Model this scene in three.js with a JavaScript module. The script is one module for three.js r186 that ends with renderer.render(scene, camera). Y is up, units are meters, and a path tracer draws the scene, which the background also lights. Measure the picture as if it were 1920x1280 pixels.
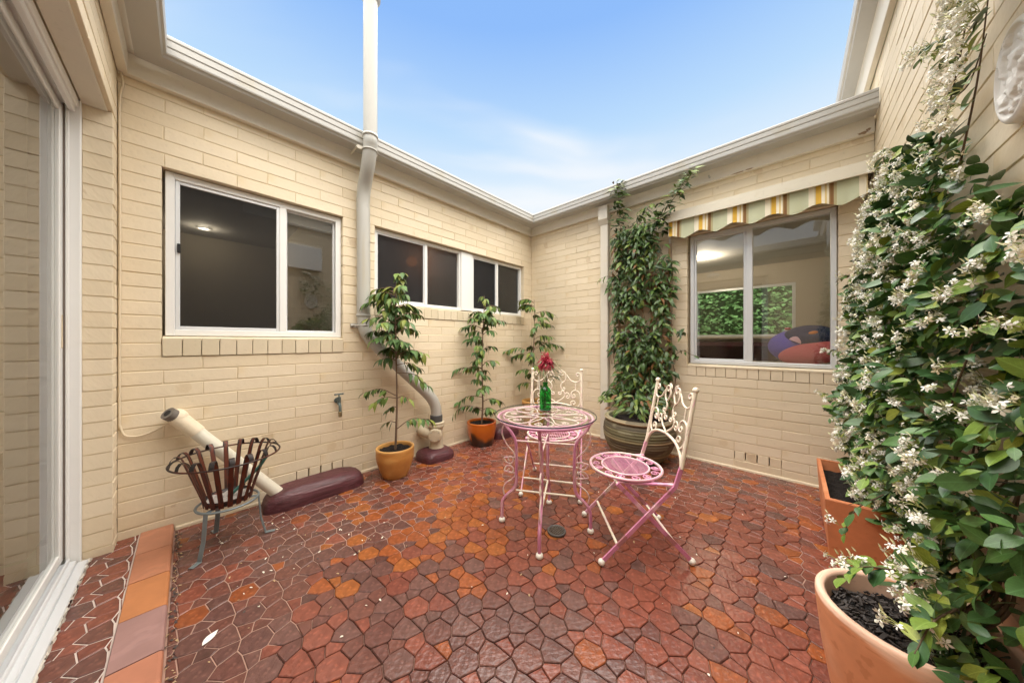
import * as THREE from 'three';
import { mergeGeometries, toCreasedNormals } from 'three/addons/utils/BufferGeometryUtils.js';

// ---------------------------------------------------------------- camera, sky, sun, exposure
const scene = new THREE.Scene();
const EYE = 1.215;
const camera = new THREE.PerspectiveCamera(97.22, 1024 / 682, 0.05, 200);
camera.position.set(0, EYE, 0);
camera.rotation.set(0, THREE.MathUtils.degToRad(42.95), 0);
scene.add(camera);

function rng(seed) { let a = seed >>> 0; return () => { a = (a + 0x6D2B79F5) | 0; let t = Math.imul(a ^ (a >>> 15), 1 | a); t = (t + Math.imul(t ^ (t >>> 7), 61 | t)) ^ t; return ((t ^ (t >>> 14)) >>> 0) / 4294967296; }; }
const mix = (a, b, t) => a + (b - a) * t, clamp = (x, a = 0, b = 1) => Math.min(b, Math.max(a, x));
const smooth = (a, b, x) => { const t = clamp((x - a) / (b - a)); return t * t * (3 - 2 * t); };
// value noise that repeats every `per` cells
function makeNoise(seed, per) {
  const r = rng(seed), g = new Float32Array(per * per); for (let i = 0; i < g.length; i++) g[i] = r();
  return (x, y) => { const xi = Math.floor(x), yi = Math.floor(y), fx = x - xi, fy = y - yi; const u = fx * fx * (3 - 2 * fx), v = fy * fy * (3 - 2 * fy);
    const m = (a) => ((a % per) + per) % per, q = (a, b) => g[m(b) * per + m(a)];
    return mix(mix(q(xi, yi), q(xi + 1, yi), u), mix(q(xi, yi + 1), q(xi + 1, yi + 1), u), v); };
}
function makeFbm(seed, base, octaves) { // on [0,1) x [0,1), repeats
  const ns = []; for (let o = 0; o < octaves; o++) ns.push([makeNoise(seed + o * 17, base << o), base << o]);
  return (u, v) => { let s = 0, a = 0.5, t = 0; for (const [n, p] of ns) { s += a * n(u * p, v * p); t += a; a *= 0.5; } return s / t; };
}

const EXPOSURE = 2.72, SKY = 1 / EXPOSURE, SW = 1024, SH = 512, skyData = new Float32Array(SW * SH * 4);
{
  const wisps = makeFbm(5, 4, 6), veil = makeFbm(91, 3, 5);
  const stops = [[0, [0.90, 0.95, 1.0]], [16, [0.88, 0.945, 1.0]], [25, [0.80, 0.905, 0.995]], [34, [0.51, 0.73, 0.99]], [46, [0.28, 0.515, 0.97]], [90, [0.20, 0.42, 0.90]]];
  for (let j = 0; j < SH; j++) {
    const el = Math.max(0, ((j + 0.5) / SH - 0.5) * 180);
    let k = 0; while (k < stops.length - 2 && el > stops[k + 1][0]) k++;
    const t = clamp((el - stops[k][0]) / (stops[k + 1][0] - stops[k][0]));
    for (let i = 0; i < SW; i++) {
      const az = (i + 0.5) / SW * 2 * Math.PI, e = el * Math.PI / 180;
      // wispy cirrus on a flat sheet high above, drawn out by the wind
      const d = 0.10 / Math.max(0.16, Math.sin(e)), px = Math.cos(az) * Math.cos(e) * d, pz = Math.sin(az) * Math.cos(e) * d;
      const al = px * 0.80 - pz * 0.60, ac = px * 0.60 + pz * 0.80, bend = 0.10 * veil(al * 1.3 + 0.4, ac * 1.3 + 0.7);
      const w = wisps(al * 1.1 + 0.31, (ac + bend) * 4.2 + 0.17), m = veil(al * 2.2 + 0.6, ac * 3.0 + 0.2);
      const c = 0.85 * smooth(0.42, 0.64, w) * smooth(0.35, 0.56, m) * smooth(8, 20, el);
      const o = (j * SW + i) * 4;
      for (let q = 0; q < 3; q++) skyData[o + q] = SKY * mix(mix(stops[k][1][q], stops[k + 1][1][q], t), [0.93, 0.96, 1.0][q], c);
      skyData[o + 3] = 1;
    }
  }
}
const sky = new THREE.DataTexture(skyData, SW, SH, THREE.RGBAFormat, THREE.FloatType);
sky.mapping = THREE.EquirectangularReflectionMapping; sky.magFilter = THREE.LinearFilter; sky.needsUpdate = true;
scene.background = sky; scene.environment = sky;

const sun = new THREE.DirectionalLight(new THREE.Color().setRGB(1, 0.92, 0.80), 5.0);
sun.position.set(-0.1, 8.4, -1.9); sun.castShadow = true; sun.shadow.radius = 195;
sun.shadow.mapSize.set(2048, 2048);
Object.assign(sun.shadow.camera, { left: -6, right: 6, top: 6, bottom: -6, near: 0.5, far: 30 });
scene.add(sun, sun.target); sun.target.position.set(-1.2, 0, -1.6);

const renderer = new THREE.WebGLRenderer({ antialias: true });
renderer.toneMapping = THREE.LinearToneMapping;
renderer.toneMappingExposure = EXPOSURE;
renderer.shadowMap.enabled = true;

// ---------------------------------------------------------------- helpers
const V = (x, y, z) => new THREE.Vector3(x, y, z);
const used = {};
function numbered(n) { used[n] = (used[n] ?? -1) + 1; return used[n] ? `${n}_${String(used[n]).padStart(3, '0')}` : n; }
function tag(o, label, category, group, kind) { o.userData = { label, category }; if (group) o.userData.group = group; if (kind) o.userData.kind = kind; return o; }
function mesh(name, geo, mat, parent) { const m = new THREE.Mesh(geo, mat); m.name = parent ? name : numbered(name); m.castShadow = m.receiveShadow = true; (parent ?? scene).add(m); return m; }
function thing(name, label, category, pos = [0, 0, 0], turn = 0, group) { const g = new THREE.Group(); g.name = numbered(name); g.position.set(...pos); g.rotation.y = turn; scene.add(g); return tag(g, label, category, group); }
function structure(o) { o.userData = { kind: 'structure' }; return o; }
const plain = (g) => { g = g.index ? g.toNonIndexed() : g; for (const k of Object.keys(g.attributes)) if (!['position', 'normal', 'uv'].includes(k)) g.deleteAttribute(k); if (!g.attributes.uv) g.setAttribute('uv', new THREE.BufferAttribute(new Float32Array(g.attributes.position.count * 2), 2)); return g; };
const merge = (gs) => mergeGeometries(gs.map(plain), false);
const at = (g, x, y, z) => g.translate(x, y, z);
// chamfered box, uv in metres
function box(w, h, d, x = 0, y = 0, z = 0, c = 0.003) {
  c = Math.min(c, w * 0.3, h * 0.3, d * 0.3);
  const X = w / 2, Y = h / 2, Z = d / 2, P = [], faces = [];
  const vid = {}; const vert = (sx, sy, sz, ax) => { const k = [sx, sy, sz, ax].join(); if (!(k in vid)) { vid[k] = P.length; P.push([sx * (X - (ax === 0 ? 0 : c)), sy * (Y - (ax === 1 ? 0 : c)), sz * (Z - (ax === 2 ? 0 : c))]); } return vid[k]; };
  const S = [-1, 1];
  for (let ax = 0; ax < 3; ax++) for (const s of S) { const q = [[-1, -1], [1, -1], [1, 1], [-1, 1]].map(([a, b]) => { const v = [0, 0, 0]; v[ax] = s; v[(ax + 1) % 3] = a; v[(ax + 2) % 3] = b; return vert(...v, ax); }); faces.push(s > 0 ? q : q.reverse()); }
  for (let ax = 0; ax < 3; ax++) for (const a of S) for (const b of S) { const e = (t, f) => { const v = [0, 0, 0]; v[ax] = t; v[(ax + 1) % 3] = a; v[(ax + 2) % 3] = b; return vert(...v, f); }; const q = [e(-1, (ax + 1) % 3), e(1, (ax + 1) % 3), e(1, (ax + 2) % 3), e(-1, (ax + 2) % 3)]; faces.push(a * b > 0 ? q.reverse() : q); }
  for (const a of S) for (const b of S) for (const g of S) { const q = [0, 1, 2].map((ax) => vert(a, b, g, ax)); faces.push(a * b * g > 0 ? q : q.reverse()); }
  const pos = [], uv = [];
  for (const f of faces) for (let k = 1; k < f.length - 1; k++) { const tri = [P[f[0]], P[f[k]], P[f[k + 1]]]; const n = V().crossVectors(V(...tri[1]).sub(V(...tri[0])), V(...tri[2]).sub(V(...tri[0])));
    const cen = tri[0].map((_, i) => tri[0][i] + tri[1][i] + tri[2][i]); const t2 = n.x * cen[0] + n.y * cen[1] + n.z * cen[2] < 0 ? [tri[0], tri[2], tri[1]] : tri;
    const A = [Math.abs(n.x), Math.abs(n.y), Math.abs(n.z)], m = A.indexOf(Math.max(...A));
    for (const p of t2) { pos.push(...p); uv.push(...(m === 0 ? [p[2] + x, p[1] + y] : m === 1 ? [p[0] + x, p[2] + z] : [p[0] + x, p[1] + y])); } }
  const g = new THREE.BufferGeometry(); g.setAttribute('position', new THREE.Float32BufferAttribute(pos, 3)); g.setAttribute('uv', new THREE.Float32BufferAttribute(uv, 2)); g.computeVertexNormals();
  return g.translate(x, y, z);
}
function tube(pts, r, seg = 24, rad = 7, closed = false, tension = 0.5) { const c = new THREE.CatmullRomCurve3(pts.map((p) => Array.isArray(p) ? V(...p) : p), closed, 'catmullrom', tension); return new THREE.TubeGeometry(c, seg, r, rad, closed); }
function taper(pts, r0, r1, seg = 16, rad = 6) { const c = new THREE.CatmullRomCurve3(pts.map((p) => Array.isArray(p) ? V(...p) : p)); const g = new THREE.TubeGeometry(c, seg, 1, rad, false); const p = g.attributes.position, q = V();
  for (let i = 0; i <= seg; i++) { const ctr = c.getPointAt(i / seg), r = mix(r0, r1, i / seg); for (let j = 0; j <= rad; j++) { const k = i * (rad + 1) + j; q.fromBufferAttribute(p, k).sub(ctr).multiplyScalar(r).add(ctr); p.setXYZ(k, q.x, q.y, q.z); } } return g; }
function rod(a, b, r, rad = 8) { const A = Array.isArray(a) ? V(...a) : a, B = Array.isArray(b) ? V(...b) : b; const d = B.clone().sub(A); const g = new THREE.CylinderGeometry(r, r, d.length(), rad); g.applyQuaternion(new THREE.Quaternion().setFromUnitVectors(V(0, 1, 0), d.clone().normalize())); const m = A.clone().add(B).multiplyScalar(0.5); return g.translate(m.x, m.y, m.z); }
function bar(a, b, w, t, side = V(1, 0, 0)) { // flat bar of width w (along side) and thickness t
  const A = V(...a), B = V(...b), d = B.clone().sub(A), L = d.length(), y = d.normalize(), x = side.clone().sub(y.clone().multiplyScalar(side.dot(y))).normalize(), z = V().crossVectors(x, y);
  const g = box(w, L, t, 0, 0, 0, 0.0015); g.applyMatrix4(new THREE.Matrix4().makeBasis(x, y, z)); const m = A.add(B).multiplyScalar(0.5); return g.translate(m.x, m.y, m.z); }
const lathe = (pts, seg = 40) => new THREE.LatheGeometry(pts.map(([r, y]) => new THREE.Vector2(r, y)), seg);
const spiral = (c, r0, turns, start, n = 18, sgn = 1) => { const o = []; for (let i = 0; i <= n; i++) { const t = i / n, a = start + sgn * t * turns * 2 * Math.PI, r = r0 * (1 - 0.8 * t); o.push([c[0] + r * Math.cos(a), c[1] + r * Math.sin(a)]); } return o; };

function texture(n, fn, srgb, repeat = 1) { const d = new Uint8Array(n * n * 4); for (let j = 0; j < n; j++) for (let i = 0; i < n; i++) { const c = fn((i + 0.5) / n, (j + 0.5) / n), o = (j * n + i) * 4; const a = Array.isArray(c) ? c : [c, c, c]; for (let q = 0; q < 3; q++) d[o + q] = Math.round(clamp(a[q]) * 255); d[o + 3] = 255; }
  const t = new THREE.DataTexture(d, n, n, THREE.RGBAFormat); t.magFilter = THREE.LinearFilter; t.minFilter = THREE.LinearMipmapLinearFilter; t.generateMipmaps = true; t.wrapS = t.wrapT = THREE.RepeatWrapping; t.repeat.set(repeat, repeat); if (srgb) t.colorSpace = THREE.SRGBColorSpace; t.needsUpdate = true; return t; }
const rgb = (r, g, b) => new THREE.Color().setRGB(r, g, b);
function std(color, roughness = 0.7, extra = {}) { return new THREE.MeshStandardMaterial({ color: Array.isArray(color) ? rgb(...color) : color, roughness, side: THREE.DoubleSide, ...extra }); }

// closed profile of [z, y] points swept along x; m0 and m1 shift the ends by that share of z (mitres)
function prismX(prof, x0, x1, m0 = 0, m1 = 0) {
  let A = 0; prof.forEach((p, i) => { const q = prof[(i + 1) % prof.length]; A += p[0] * q[1] - q[0] * p[1]; });
  const pr = A > 0 ? prof : [...prof].reverse(), pos = [], uv = [];
  const L = (p) => [x0 + m0 * p[0], p[1], p[0]], R = (p) => [x1 + m1 * p[0], p[1], p[0]];
  let run = 0; const push = (v, u) => { pos.push(...v); uv.push(v[0], u); };
  pr.forEach((p, i) => { const q = pr[(i + 1) % pr.length], d = Math.hypot(q[0] - p[0], q[1] - p[1]); push(L(p), run); push(L(q), run + d); push(R(q), run + d); push(L(p), run); push(R(q), run + d); push(R(p), run); run += d; });
  for (const t of THREE.ShapeUtils.triangulateShape(pr.map((p) => new THREE.Vector2(...p)), [])) { for (const k of t) push(L(pr[k]), pr[k][1]); for (const k of [t[0], t[2], t[1]]) push(R(pr[k]), pr[k][1]); }
  const g = new THREE.BufferGeometry(); g.setAttribute('position', new THREE.Float32BufferAttribute(pos, 3)); g.setAttribute('uv', new THREE.Float32BufferAttribute(uv, 2)); g.computeVertexNormals(); return g;
}

// ---------------------------------------------------------------- materials
const fA = makeFbm(11, 8, 5), fB = makeFbm(23, 4, 6), fC = makeFbm(37, 32, 4), fD = makeFbm(53, 16, 3);
const paintBump = texture(512, (u, v) => 0.55 * fC(u, v) + 0.45 * fA(u, v), false, 2);
const paintMap = texture(512, (u, v) => { const s = smooth(0.62, 0.8, fB(u, v)), k = smooth(0.74, 0.8, fC(u, v)) * 0.025, t = 0.975 + 0.025 * fA(u, v) - k; return [t - s * 0.02, t - s * 0.035, t - s * 0.07]; }, true, 1.3);
const PAINT = [[0.76, 0.65, 0.475], [0.745, 0.635, 0.46], [0.775, 0.665, 0.49], [0.735, 0.62, 0.44]];
const brickMats = PAINT.map((c) => std(c, 0.62, { map: paintMap, bumpMap: paintBump, bumpScale: 0.0012 }));
const scuff = makeFbm(131, 8, 6);
const scuffMap = texture(512, (u, v) => { const k = smooth(0.60, 0.70, scuff(u, v)), d = smooth(0.66, 0.70, scuff(v, u)), t = 0.97 + 0.03 * fA(u, v); return [t - 0.03 * k - 0.06 * d, t - 0.045 * k - 0.08 * d, t - 0.07 * k - 0.10 * d]; }, true, 1.3);
const scuffMats = [0, 3].map((k) => std(PAINT[k], 0.66, { map: scuffMap, bumpMap: paintBump, bumpScale: 0.0014 }));
const mortarMat = std([0.70, 0.585, 0.40], 0.8, { map: paintMap, bumpMap: paintBump, bumpScale: 0.002 });
const sillMats = [[0.66, 0.57, 0.41], [0.68, 0.585, 0.425], [0.64, 0.55, 0.39]].map((c) => std(c, 0.6, { map: paintMap, bumpMap: paintBump, bumpScale: 0.001 }));
const trimMat = std([0.70, 0.65, 0.55], 0.5, { map: paintMap, bumpMap: paintBump, bumpScale: 0.0004 });
const soffitMat = trimMat;
const gutterMat = std([0.46, 0.45, 0.42], 0.35, { map: paintMap });
const pipeMat = std([0.45, 0.44, 0.40], 0.4, { map: paintMap });
const aluMat = std([0.72, 0.74, 0.76], 0.38, { metalness: 0.25 });
const aluWhite = std([0.78, 0.78, 0.76], 0.42);
const nearBlack = std([0.02, 0.02, 0.02], 0.9);  // near-black: catch and cord, plus painted dark of drain and cap opening
const glassMat = (ior = 1.75, color = [0.9, 0.93, 0.92], rough = 0.0) => new THREE.MeshPhysicalMaterial({ color: rgb(...color), roughness: rough, transmission: 1, thickness: 0, ior, side: THREE.DoubleSide });
const clearGlass = glassMat(2.0), doorGlass = glassMat(3.0), frosted = glassMat(1.3, [0.19, 0.22, 0.26], 0.85), pebble = new THREE.MeshPhysicalMaterial({ color: rgb(0.8, 0.82, 0.83), roughness: 0.08, transmission: 1, thickness: 0, ior: 1.55, bumpMap: texture(256, (u, v) => fD(u, v), false, 6), bumpScale: 0.003, side: THREE.DoubleSide });

// ---------------------------------------------------------------- plan (metres)
const XA = -2.92, ZB = -3.57, XC = 0.465, ZD = 0.29, COURSE = 0.086, PITCH = 0.345, TOP = 2.80, STEP = 0.04;
const WALLS = { A: { o: [XA, 0, ZD], turn: Math.PI / 2 }, B: { o: [XA, 0, ZB], turn: 0 }, C: { o: [XC, 0, ZB], turn: -Math.PI / 2 }, D: { o: [XC, 0, ZD], turn: Math.PI } };
function inWall(g, w) { g.position.set(...WALLS[w].o); g.rotation.y = WALLS[w].turn; return g; }

// ---------------------------------------------------------------- ground and paving
{
  const soil = structure(mesh('ground', new THREE.PlaneGeometry(400, 400).rotateX(-Math.PI / 2), std([0.12, 0.14, 0.07], 0.95)));
  soil.position.y = -0.12;
}
const tileBump = texture(512, (u, v) => 0.5 * fC(u, v) + 0.35 * fD(u, v) + 0.15 * fA(u, v), false, 3);
const tileMap = texture(512, (u, v) => { const s = smooth(0.6, 0.78, fC(u, v)), k = fA(u, v), p = smooth(0.70, 0.76, fD(v, u)); const t = 0.8 + 0.3 * (k - 0.5) * 1.2 + 0.12 * s; return [t + 0.08 * p, t + 0.1 * p, t + 0.12 * p]; }, true, 2.2);
const TILE = {
  plum: [[0.205, 0.078, 0.058], [0.188, 0.074, 0.058], [0.225, 0.085, 0.062], [0.180, 0.080, 0.066], [0.205, 0.094, 0.076]],
  red: [[0.300, 0.085, 0.052], [0.275, 0.080, 0.051], [0.325, 0.098, 0.062], [0.255, 0.073, 0.048]],
  orange: [[0.40, 0.105, 0.030], [0.36, 0.098, 0.034], [0.43, 0.130, 0.034]],
};
const tileMats = {}, tileMatArr = [];
for (const k in TILE) tileMats[k] = TILE[k].map((c) => { const m = std(c, 0.25, { map: tileMap, bumpMap: tileBump, bumpScale: 0.0035 }); tileMatArr.push(m); return m; });
const tileStuffMat = std([1, 1, 1], 0.25, { map: tileMap, bumpMap: tileBump, bumpScale: 0.0035, vertexColors: true });

const toCam = (() => { const c = Math.cos(THREE.MathUtils.degToRad(42.95)), s = Math.sin(THREE.MathUtils.degToRad(42.95)); return (x, y, z) => { const xr = c * x - s * z, zf = -s * x - c * z; return [xr, y - EYE, zf]; }; })();
// how large something of area a at p shows in the picture (0 outside it)
function shows(p, size) { const [x, y, z] = toCam(p.x, p.y, p.z); if (z < 0.15) return 0; const u = x / z * 564, v = y / z * 564; if (Math.abs(u) > 975 || Math.abs(v) > 655) return 0; return size / (x * x + y * y + z * z); }

function insetPoly(poly, d) { // poly: list of [x,z], counter-clockwise or not
  let A = 0; for (let i = 0; i < poly.length; i++) { const [x0, y0] = poly[i], [x1, y1] = poly[(i + 1) % poly.length]; A += x0 * y1 - x1 * y0; }
  const sg = Math.sign(A), n = poly.length, lines = poly.map((p, i) => { const q = poly[(i + 1) % n], dx = q[0] - p[0], dy = q[1] - p[1], l = Math.hypot(dx, dy); return [p[0] - sg * dy / l * d, p[1] + sg * dx / l * d, dx / l, dy / l]; });
  return lines.map((b, i) => { const a = lines[(i + n - 1) % n], cr = a[2] * b[3] - a[3] * b[2]; if (Math.abs(cr) < 0.12) return [b[0], b[1]]; const t = ((b[0] - a[0]) * b[3] - (b[1] - a[1]) * b[2]) / cr; return [a[0] + a[2] * t, a[1] + a[3] * t]; });
}
function tileGeo(poly, gap, h = 0.016, bev = 0.0025) { // top face at y = 0
  const c = poly.reduce((a, p) => [a[0] + p[0] / poly.length, a[1] + p[1] / poly.length], [0, 0]);
  const o = insetPoly(poly, gap / 2), inn = insetPoly(poly, gap / 2 + bev), n = poly.length, pos = [], uv = [];
  let A = 0; for (let i = 0; i < n; i++) { const [x0, y0] = poly[i], [x1, y1] = poly[(i + 1) % n]; A += x0 * y1 - x1 * y0; }
  const tri = (a, b, d) => { for (const p of A > 0 ? [a, d, b] : [a, b, d]) { pos.push(...p); uv.push(p[0] + p[1], p[2] + p[1]); } };
  for (let i = 0; i < n; i++) { const j = (i + 1) % n, P = (q, y) => [q[0], y, q[1]];
    tri([c[0], 0.0004, c[1]], P(inn[i], 0), P(inn[j], 0));
    tri(P(inn[i], 0), P(o[i], -bev), P(o[j], -bev)); tri(P(inn[i], 0), P(o[j], -bev), P(inn[j], 0));
    tri(P(o[i], -bev), P(o[i], -h), P(o[j], -h)); tri(P(o[i], -bev), P(o[j], -h), P(o[j], -bev)); }
  const g = new THREE.BufferGeometry(); g.setAttribute('position', new THREE.Float32BufferAttribute(pos, 3)); g.setAttribute('uv', new THREE.Float32BufferAttribute(uv, 2)); g.computeVertexNormals(); return g;
}
const MOD = 0.1725;
const motif = (() => {
  const v = { v1: [-0.047, 0.040], v2: [-0.058, 0.006], v3: [-0.046, -0.044], v4: [0.021, -0.057], v5: [0.060, -0.029], v5b: [0.062, -0.010], v6: [0.038, 0.046], v7: [0.002, 0.056], x1: [0.110, -0.070] };
  const g = (k, i = 0, j = 0) => [v[k][0] + i * MOD, v[k][1] + j * MOD];
  return [
    ['v1', 'v2', 'v3', 'v4', 'v5', 'v5b', 'v6', 'v7'].map((k) => g(k)),
    [g('v4'), g('v7', 0, -1), g('v6', 0, -1), g('v1', 1, -1), g('x1'), g('v5')],
    [g('v5'), g('x1'), g('v3', 1, 0), g('v2', 1, 0), g('v5b')],
    [g('v3'), g('x1', -1, 0), g('v1', 0, -1), g('v7', 0, -1), g('v4')],
    [g('v5b'), g('v2', 1, 0), g('v1', 1, 0), g('v6')],
  ];
})();
const zone = makeNoise(77, 64);
function tileKind(x, z, r) {
  const n = zone(x * 2.3 + 9, z * 2.3 + 11);
  let orange = 0.03 + 0.58 * Math.exp(-(((x + 1.95) / 0.75) ** 2 + ((z + 1.25) / 0.62) ** 2)) + 0.05 * smooth(-0.9, -1.6, z) + 0.07 * smooth(-0.6, 0.1, x);
  let plum = 0.50 * smooth(-1.5, -0.6, z) + 0.16 + 0.15 * smooth(-2.6, -3.2, z);
  orange *= 0.6 + 0.8 * n; plum *= 0.55 + 0.9 * (1 - n);
  const q = r(); return q < orange ? 'orange' : q < orange + plum ? 'plum' : 'red';
}
function paveArea(parent, x0, x1, z0, z1, top, seed, { gap = 0.0034, mod = 1, kind = tileKind, single = 300, turn = 0.014 } = {}) {
  const r = rng(seed), all = [], ct = Math.cos(turn), st = Math.sin(turn);
  const geos = motif.map((p) => { const c = p.reduce((a, q) => [a[0] + q[0] / p.length, a[1] + q[1] / p.length], [0, 0]); return { c, poly: p.map((q) => [q[0] - c[0], q[1] - c[1]]) }; });
  const cache = {};
  const ni = 26, nj = 26;
  for (let i = -ni; i < ni; i++) for (let j = -nj; j < nj; j++) geos.forEach((g, k) => {
    const lx = (g.c[0] + i * MOD) * mod, lz = (g.c[1] + j * MOD) * mod, cx = -1.1 + ct * lx + st * lz, cz = -1.4 - st * lx + ct * lz;
    if (cx < x0 - 0.08 || cx > x1 + 0.08 || cz < z0 - 0.08 || cz > z1 + 0.08) { return; }
    const poly = g.poly.map(([a, b]) => [ct * a * mod + st * b * mod, -st * a * mod + ct * b * mod]);
    const inside = poly.every(([a, b]) => a + cx > x0 && a + cx < x1 && b + cz > z0 && b + cz < z1);
    let pl = poly, key = k;
    if (!inside) { pl = clipPoly(poly.map(([a, b]) => [a + cx, b + cz]), x0, x1, z0, z1); if (!pl || pl.length < 3) return; pl = pl.map(([a, b]) => [a - cx, b - cz]); key = null; }
    const kd = kind(cx, cz, r), ci = Math.floor(r() * TILE[kd].length);
    let A = 0; for (let q = 0; q < pl.length; q++) { const a = pl[q], b = pl[(q + 1) % pl.length]; A += a[0] * b[1] - a[1] * b[0]; } A = Math.abs(A) / 2; if (A < 0.0003) return;
    const y = top + (r() - 0.5) * 0.0022, tx = (r() - 0.5) * 0.014, tz = (r() - 0.5) * 0.014, quarter = 0;
    const depth = toCam(cx, top, cz)[2];
    all.push({ key, pl, kd, ci, x: cx, y, z: cz, tx, tz, quarter, s: shows(V(cx, top, cz), A) / Math.max(depth, 0.2) });
  });
  all.sort((a, b) => b.s - a.s);
  const rest = [];
  all.forEach((t, n) => {
    let g; const small = gap;
    if (t.key !== null) g = cache[t.key] ??= tileGeo(t.pl, gap); else g = tileGeo(t.pl, small);
    if (n < single) { const m = mesh('tile', g, tileMats[t.kd][t.ci], parent); m.position.set(t.x, t.y, t.z); m.rotation.set(t.tx, 0, t.tz); }
    else { const c = TILE[t.kd][t.ci], q = g.clone(), m = new THREE.Matrix4().compose(V(t.x, t.y, t.z), new THREE.Quaternion().setFromEuler(new THREE.Euler(t.tx, 0, t.tz)), V(1, 1, 1)); q.applyMatrix4(m);
      const k = q.attributes.position.count, col = new Float32Array(k * 3), uv = q.attributes.uv; for (let i = 0; i < k; i++) { col.set(c, i * 3); uv.setXY(i, uv.getX(i) + t.x * 1.7, uv.getY(i) + t.z * 1.3); } q.setAttribute('color', new THREE.BufferAttribute(col, 3)); rest.push(q); }
  });
  if (rest.length) { const m = mesh('tile', mergeGeometries(rest, false), tileStuffMat, parent); m.userData = { kind: 'stuff' }; }
}
function clipPoly(poly, x0, x1, z0, z1) {
  const cut = (p, f) => { const o = []; for (let i = 0; i < p.length; i++) { const a = p[i], b = p[(i + 1) % p.length], fa = f(a), fb = f(b); if (fa >= 0) o.push(a); if (fa * fb < 0) { const t = fa / (fa - fb); o.push([mix(a[0], b[0], t), mix(a[1], b[1], t)]); } } return o; };
  let p = cut(poly, (q) => q[0] - x0); if (p.length) p = cut(p, (q) => x1 - q[0]); if (p.length) p = cut(p, (q) => q[1] - z0); if (p.length) p = cut(p, (q) => z1 - q[1]);
  const o = p.filter((q, i) => { const b = p[(i + 1) % p.length]; return Math.hypot(q[0] - b[0], q[1] - b[1]) > 0.004; });
  return o;
}
{
  const floor = new THREE.Group(); floor.name = 'paved_floor'; scene.add(floor); structure(floor);
  // grout bed: one cement colour all over; round the drain the joints are washed out several millimetres deep
  const W = XC - XA + 0.4, L = ZD - ZB + 0.4, cx = (XC + XA) / 2, cz = (ZD + ZB) / 2, gn = makeFbm(301, 8, 5);
  const grout = texture(512, (u, v) => { const f = 0.88 + 0.24 * gn(v, u); return [0.60 * f, 0.47 * f, 0.41 * f]; }, true, 1);
  const bed = new THREE.PlaneGeometry(W, L, 170, 190).rotateX(-Math.PI / 2);
  { const p = bed.attributes.position, uv = bed.attributes.uv; for (let i = 0; i < p.count; i++) { const x = cx + p.getX(i), z = cz + p.getZ(i), n = gn(uv.getX(i), uv.getY(i)) - 0.5, d = Math.hypot((x + 0.75) / 1.15, (z + 1.45) / 1.35) + n * 1.8; p.setY(i, -0.0028 - 0.0085 * (1 - smooth(0.80, 0.95, d))); uv.setXY(i, x, z); } bed.computeVertexNormals(); }
  mesh('grout', bed, std([1, 1, 1], 0.85, { map: grout, bumpMap: paintBump, bumpScale: 0.002 }), floor).position.set(cx, 0, cz);
  paveArea(floor, XA + 0.012, XC - 0.005, ZB + 0.012, 0.062, 0, 4001);
}
// ---------------------------------------------------------------- brick walls
const brickCache = {};
function brickGeo(L, h, D, variant) {
  const key = `${L.toFixed(3)}_${h.toFixed(3)}_${D}_${variant}`; if (brickCache[key]) return brickCache[key];
  const r = rng(900 + variant * 31), b = 0.0022, j = () => (r() - 0.5) * 0.0016, j2 = () => (r() - 0.5) * 0.0022;
  const X = L / 2, Y = h / 2, cor = [[-1, -1], [1, -1], [1, 1], [-1, 1]];
  const back = cor.map(([a, c]) => [a * X, c * Y, -D]), mid = cor.map(([a, c]) => [a * X + j(), c * Y + j(), -b]), fr = cor.map(([a, c], i) => [mid[i][0] - a * b, mid[i][1] - c * b, j2()]);
  const pos = [], uv = [], off = variant * 0.37;
  const tri = (...t) => t.forEach((p) => { pos.push(...p); uv.push(p[0] + p[2] + off, p[1] + p[2] + off * 2.3); });
  tri(fr[0], fr[1], fr[2]); tri(fr[0], fr[2], fr[3]);
  for (let i = 0; i < 4; i++) { const k = (i + 1) % 4; tri(mid[i], mid[k], fr[k]); tri(mid[i], fr[k], fr[i]); tri(back[i], back[k], mid[k]); tri(back[i], mid[k], mid[i]); }
  const g = new THREE.BufferGeometry(); g.setAttribute('position', new THREE.Float32BufferAttribute(pos, 3)); g.setAttribute('uv', new THREE.Float32BufferAttribute(uv, 2)); g.computeVertexNormals();
  return brickCache[key] = g;
}
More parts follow.
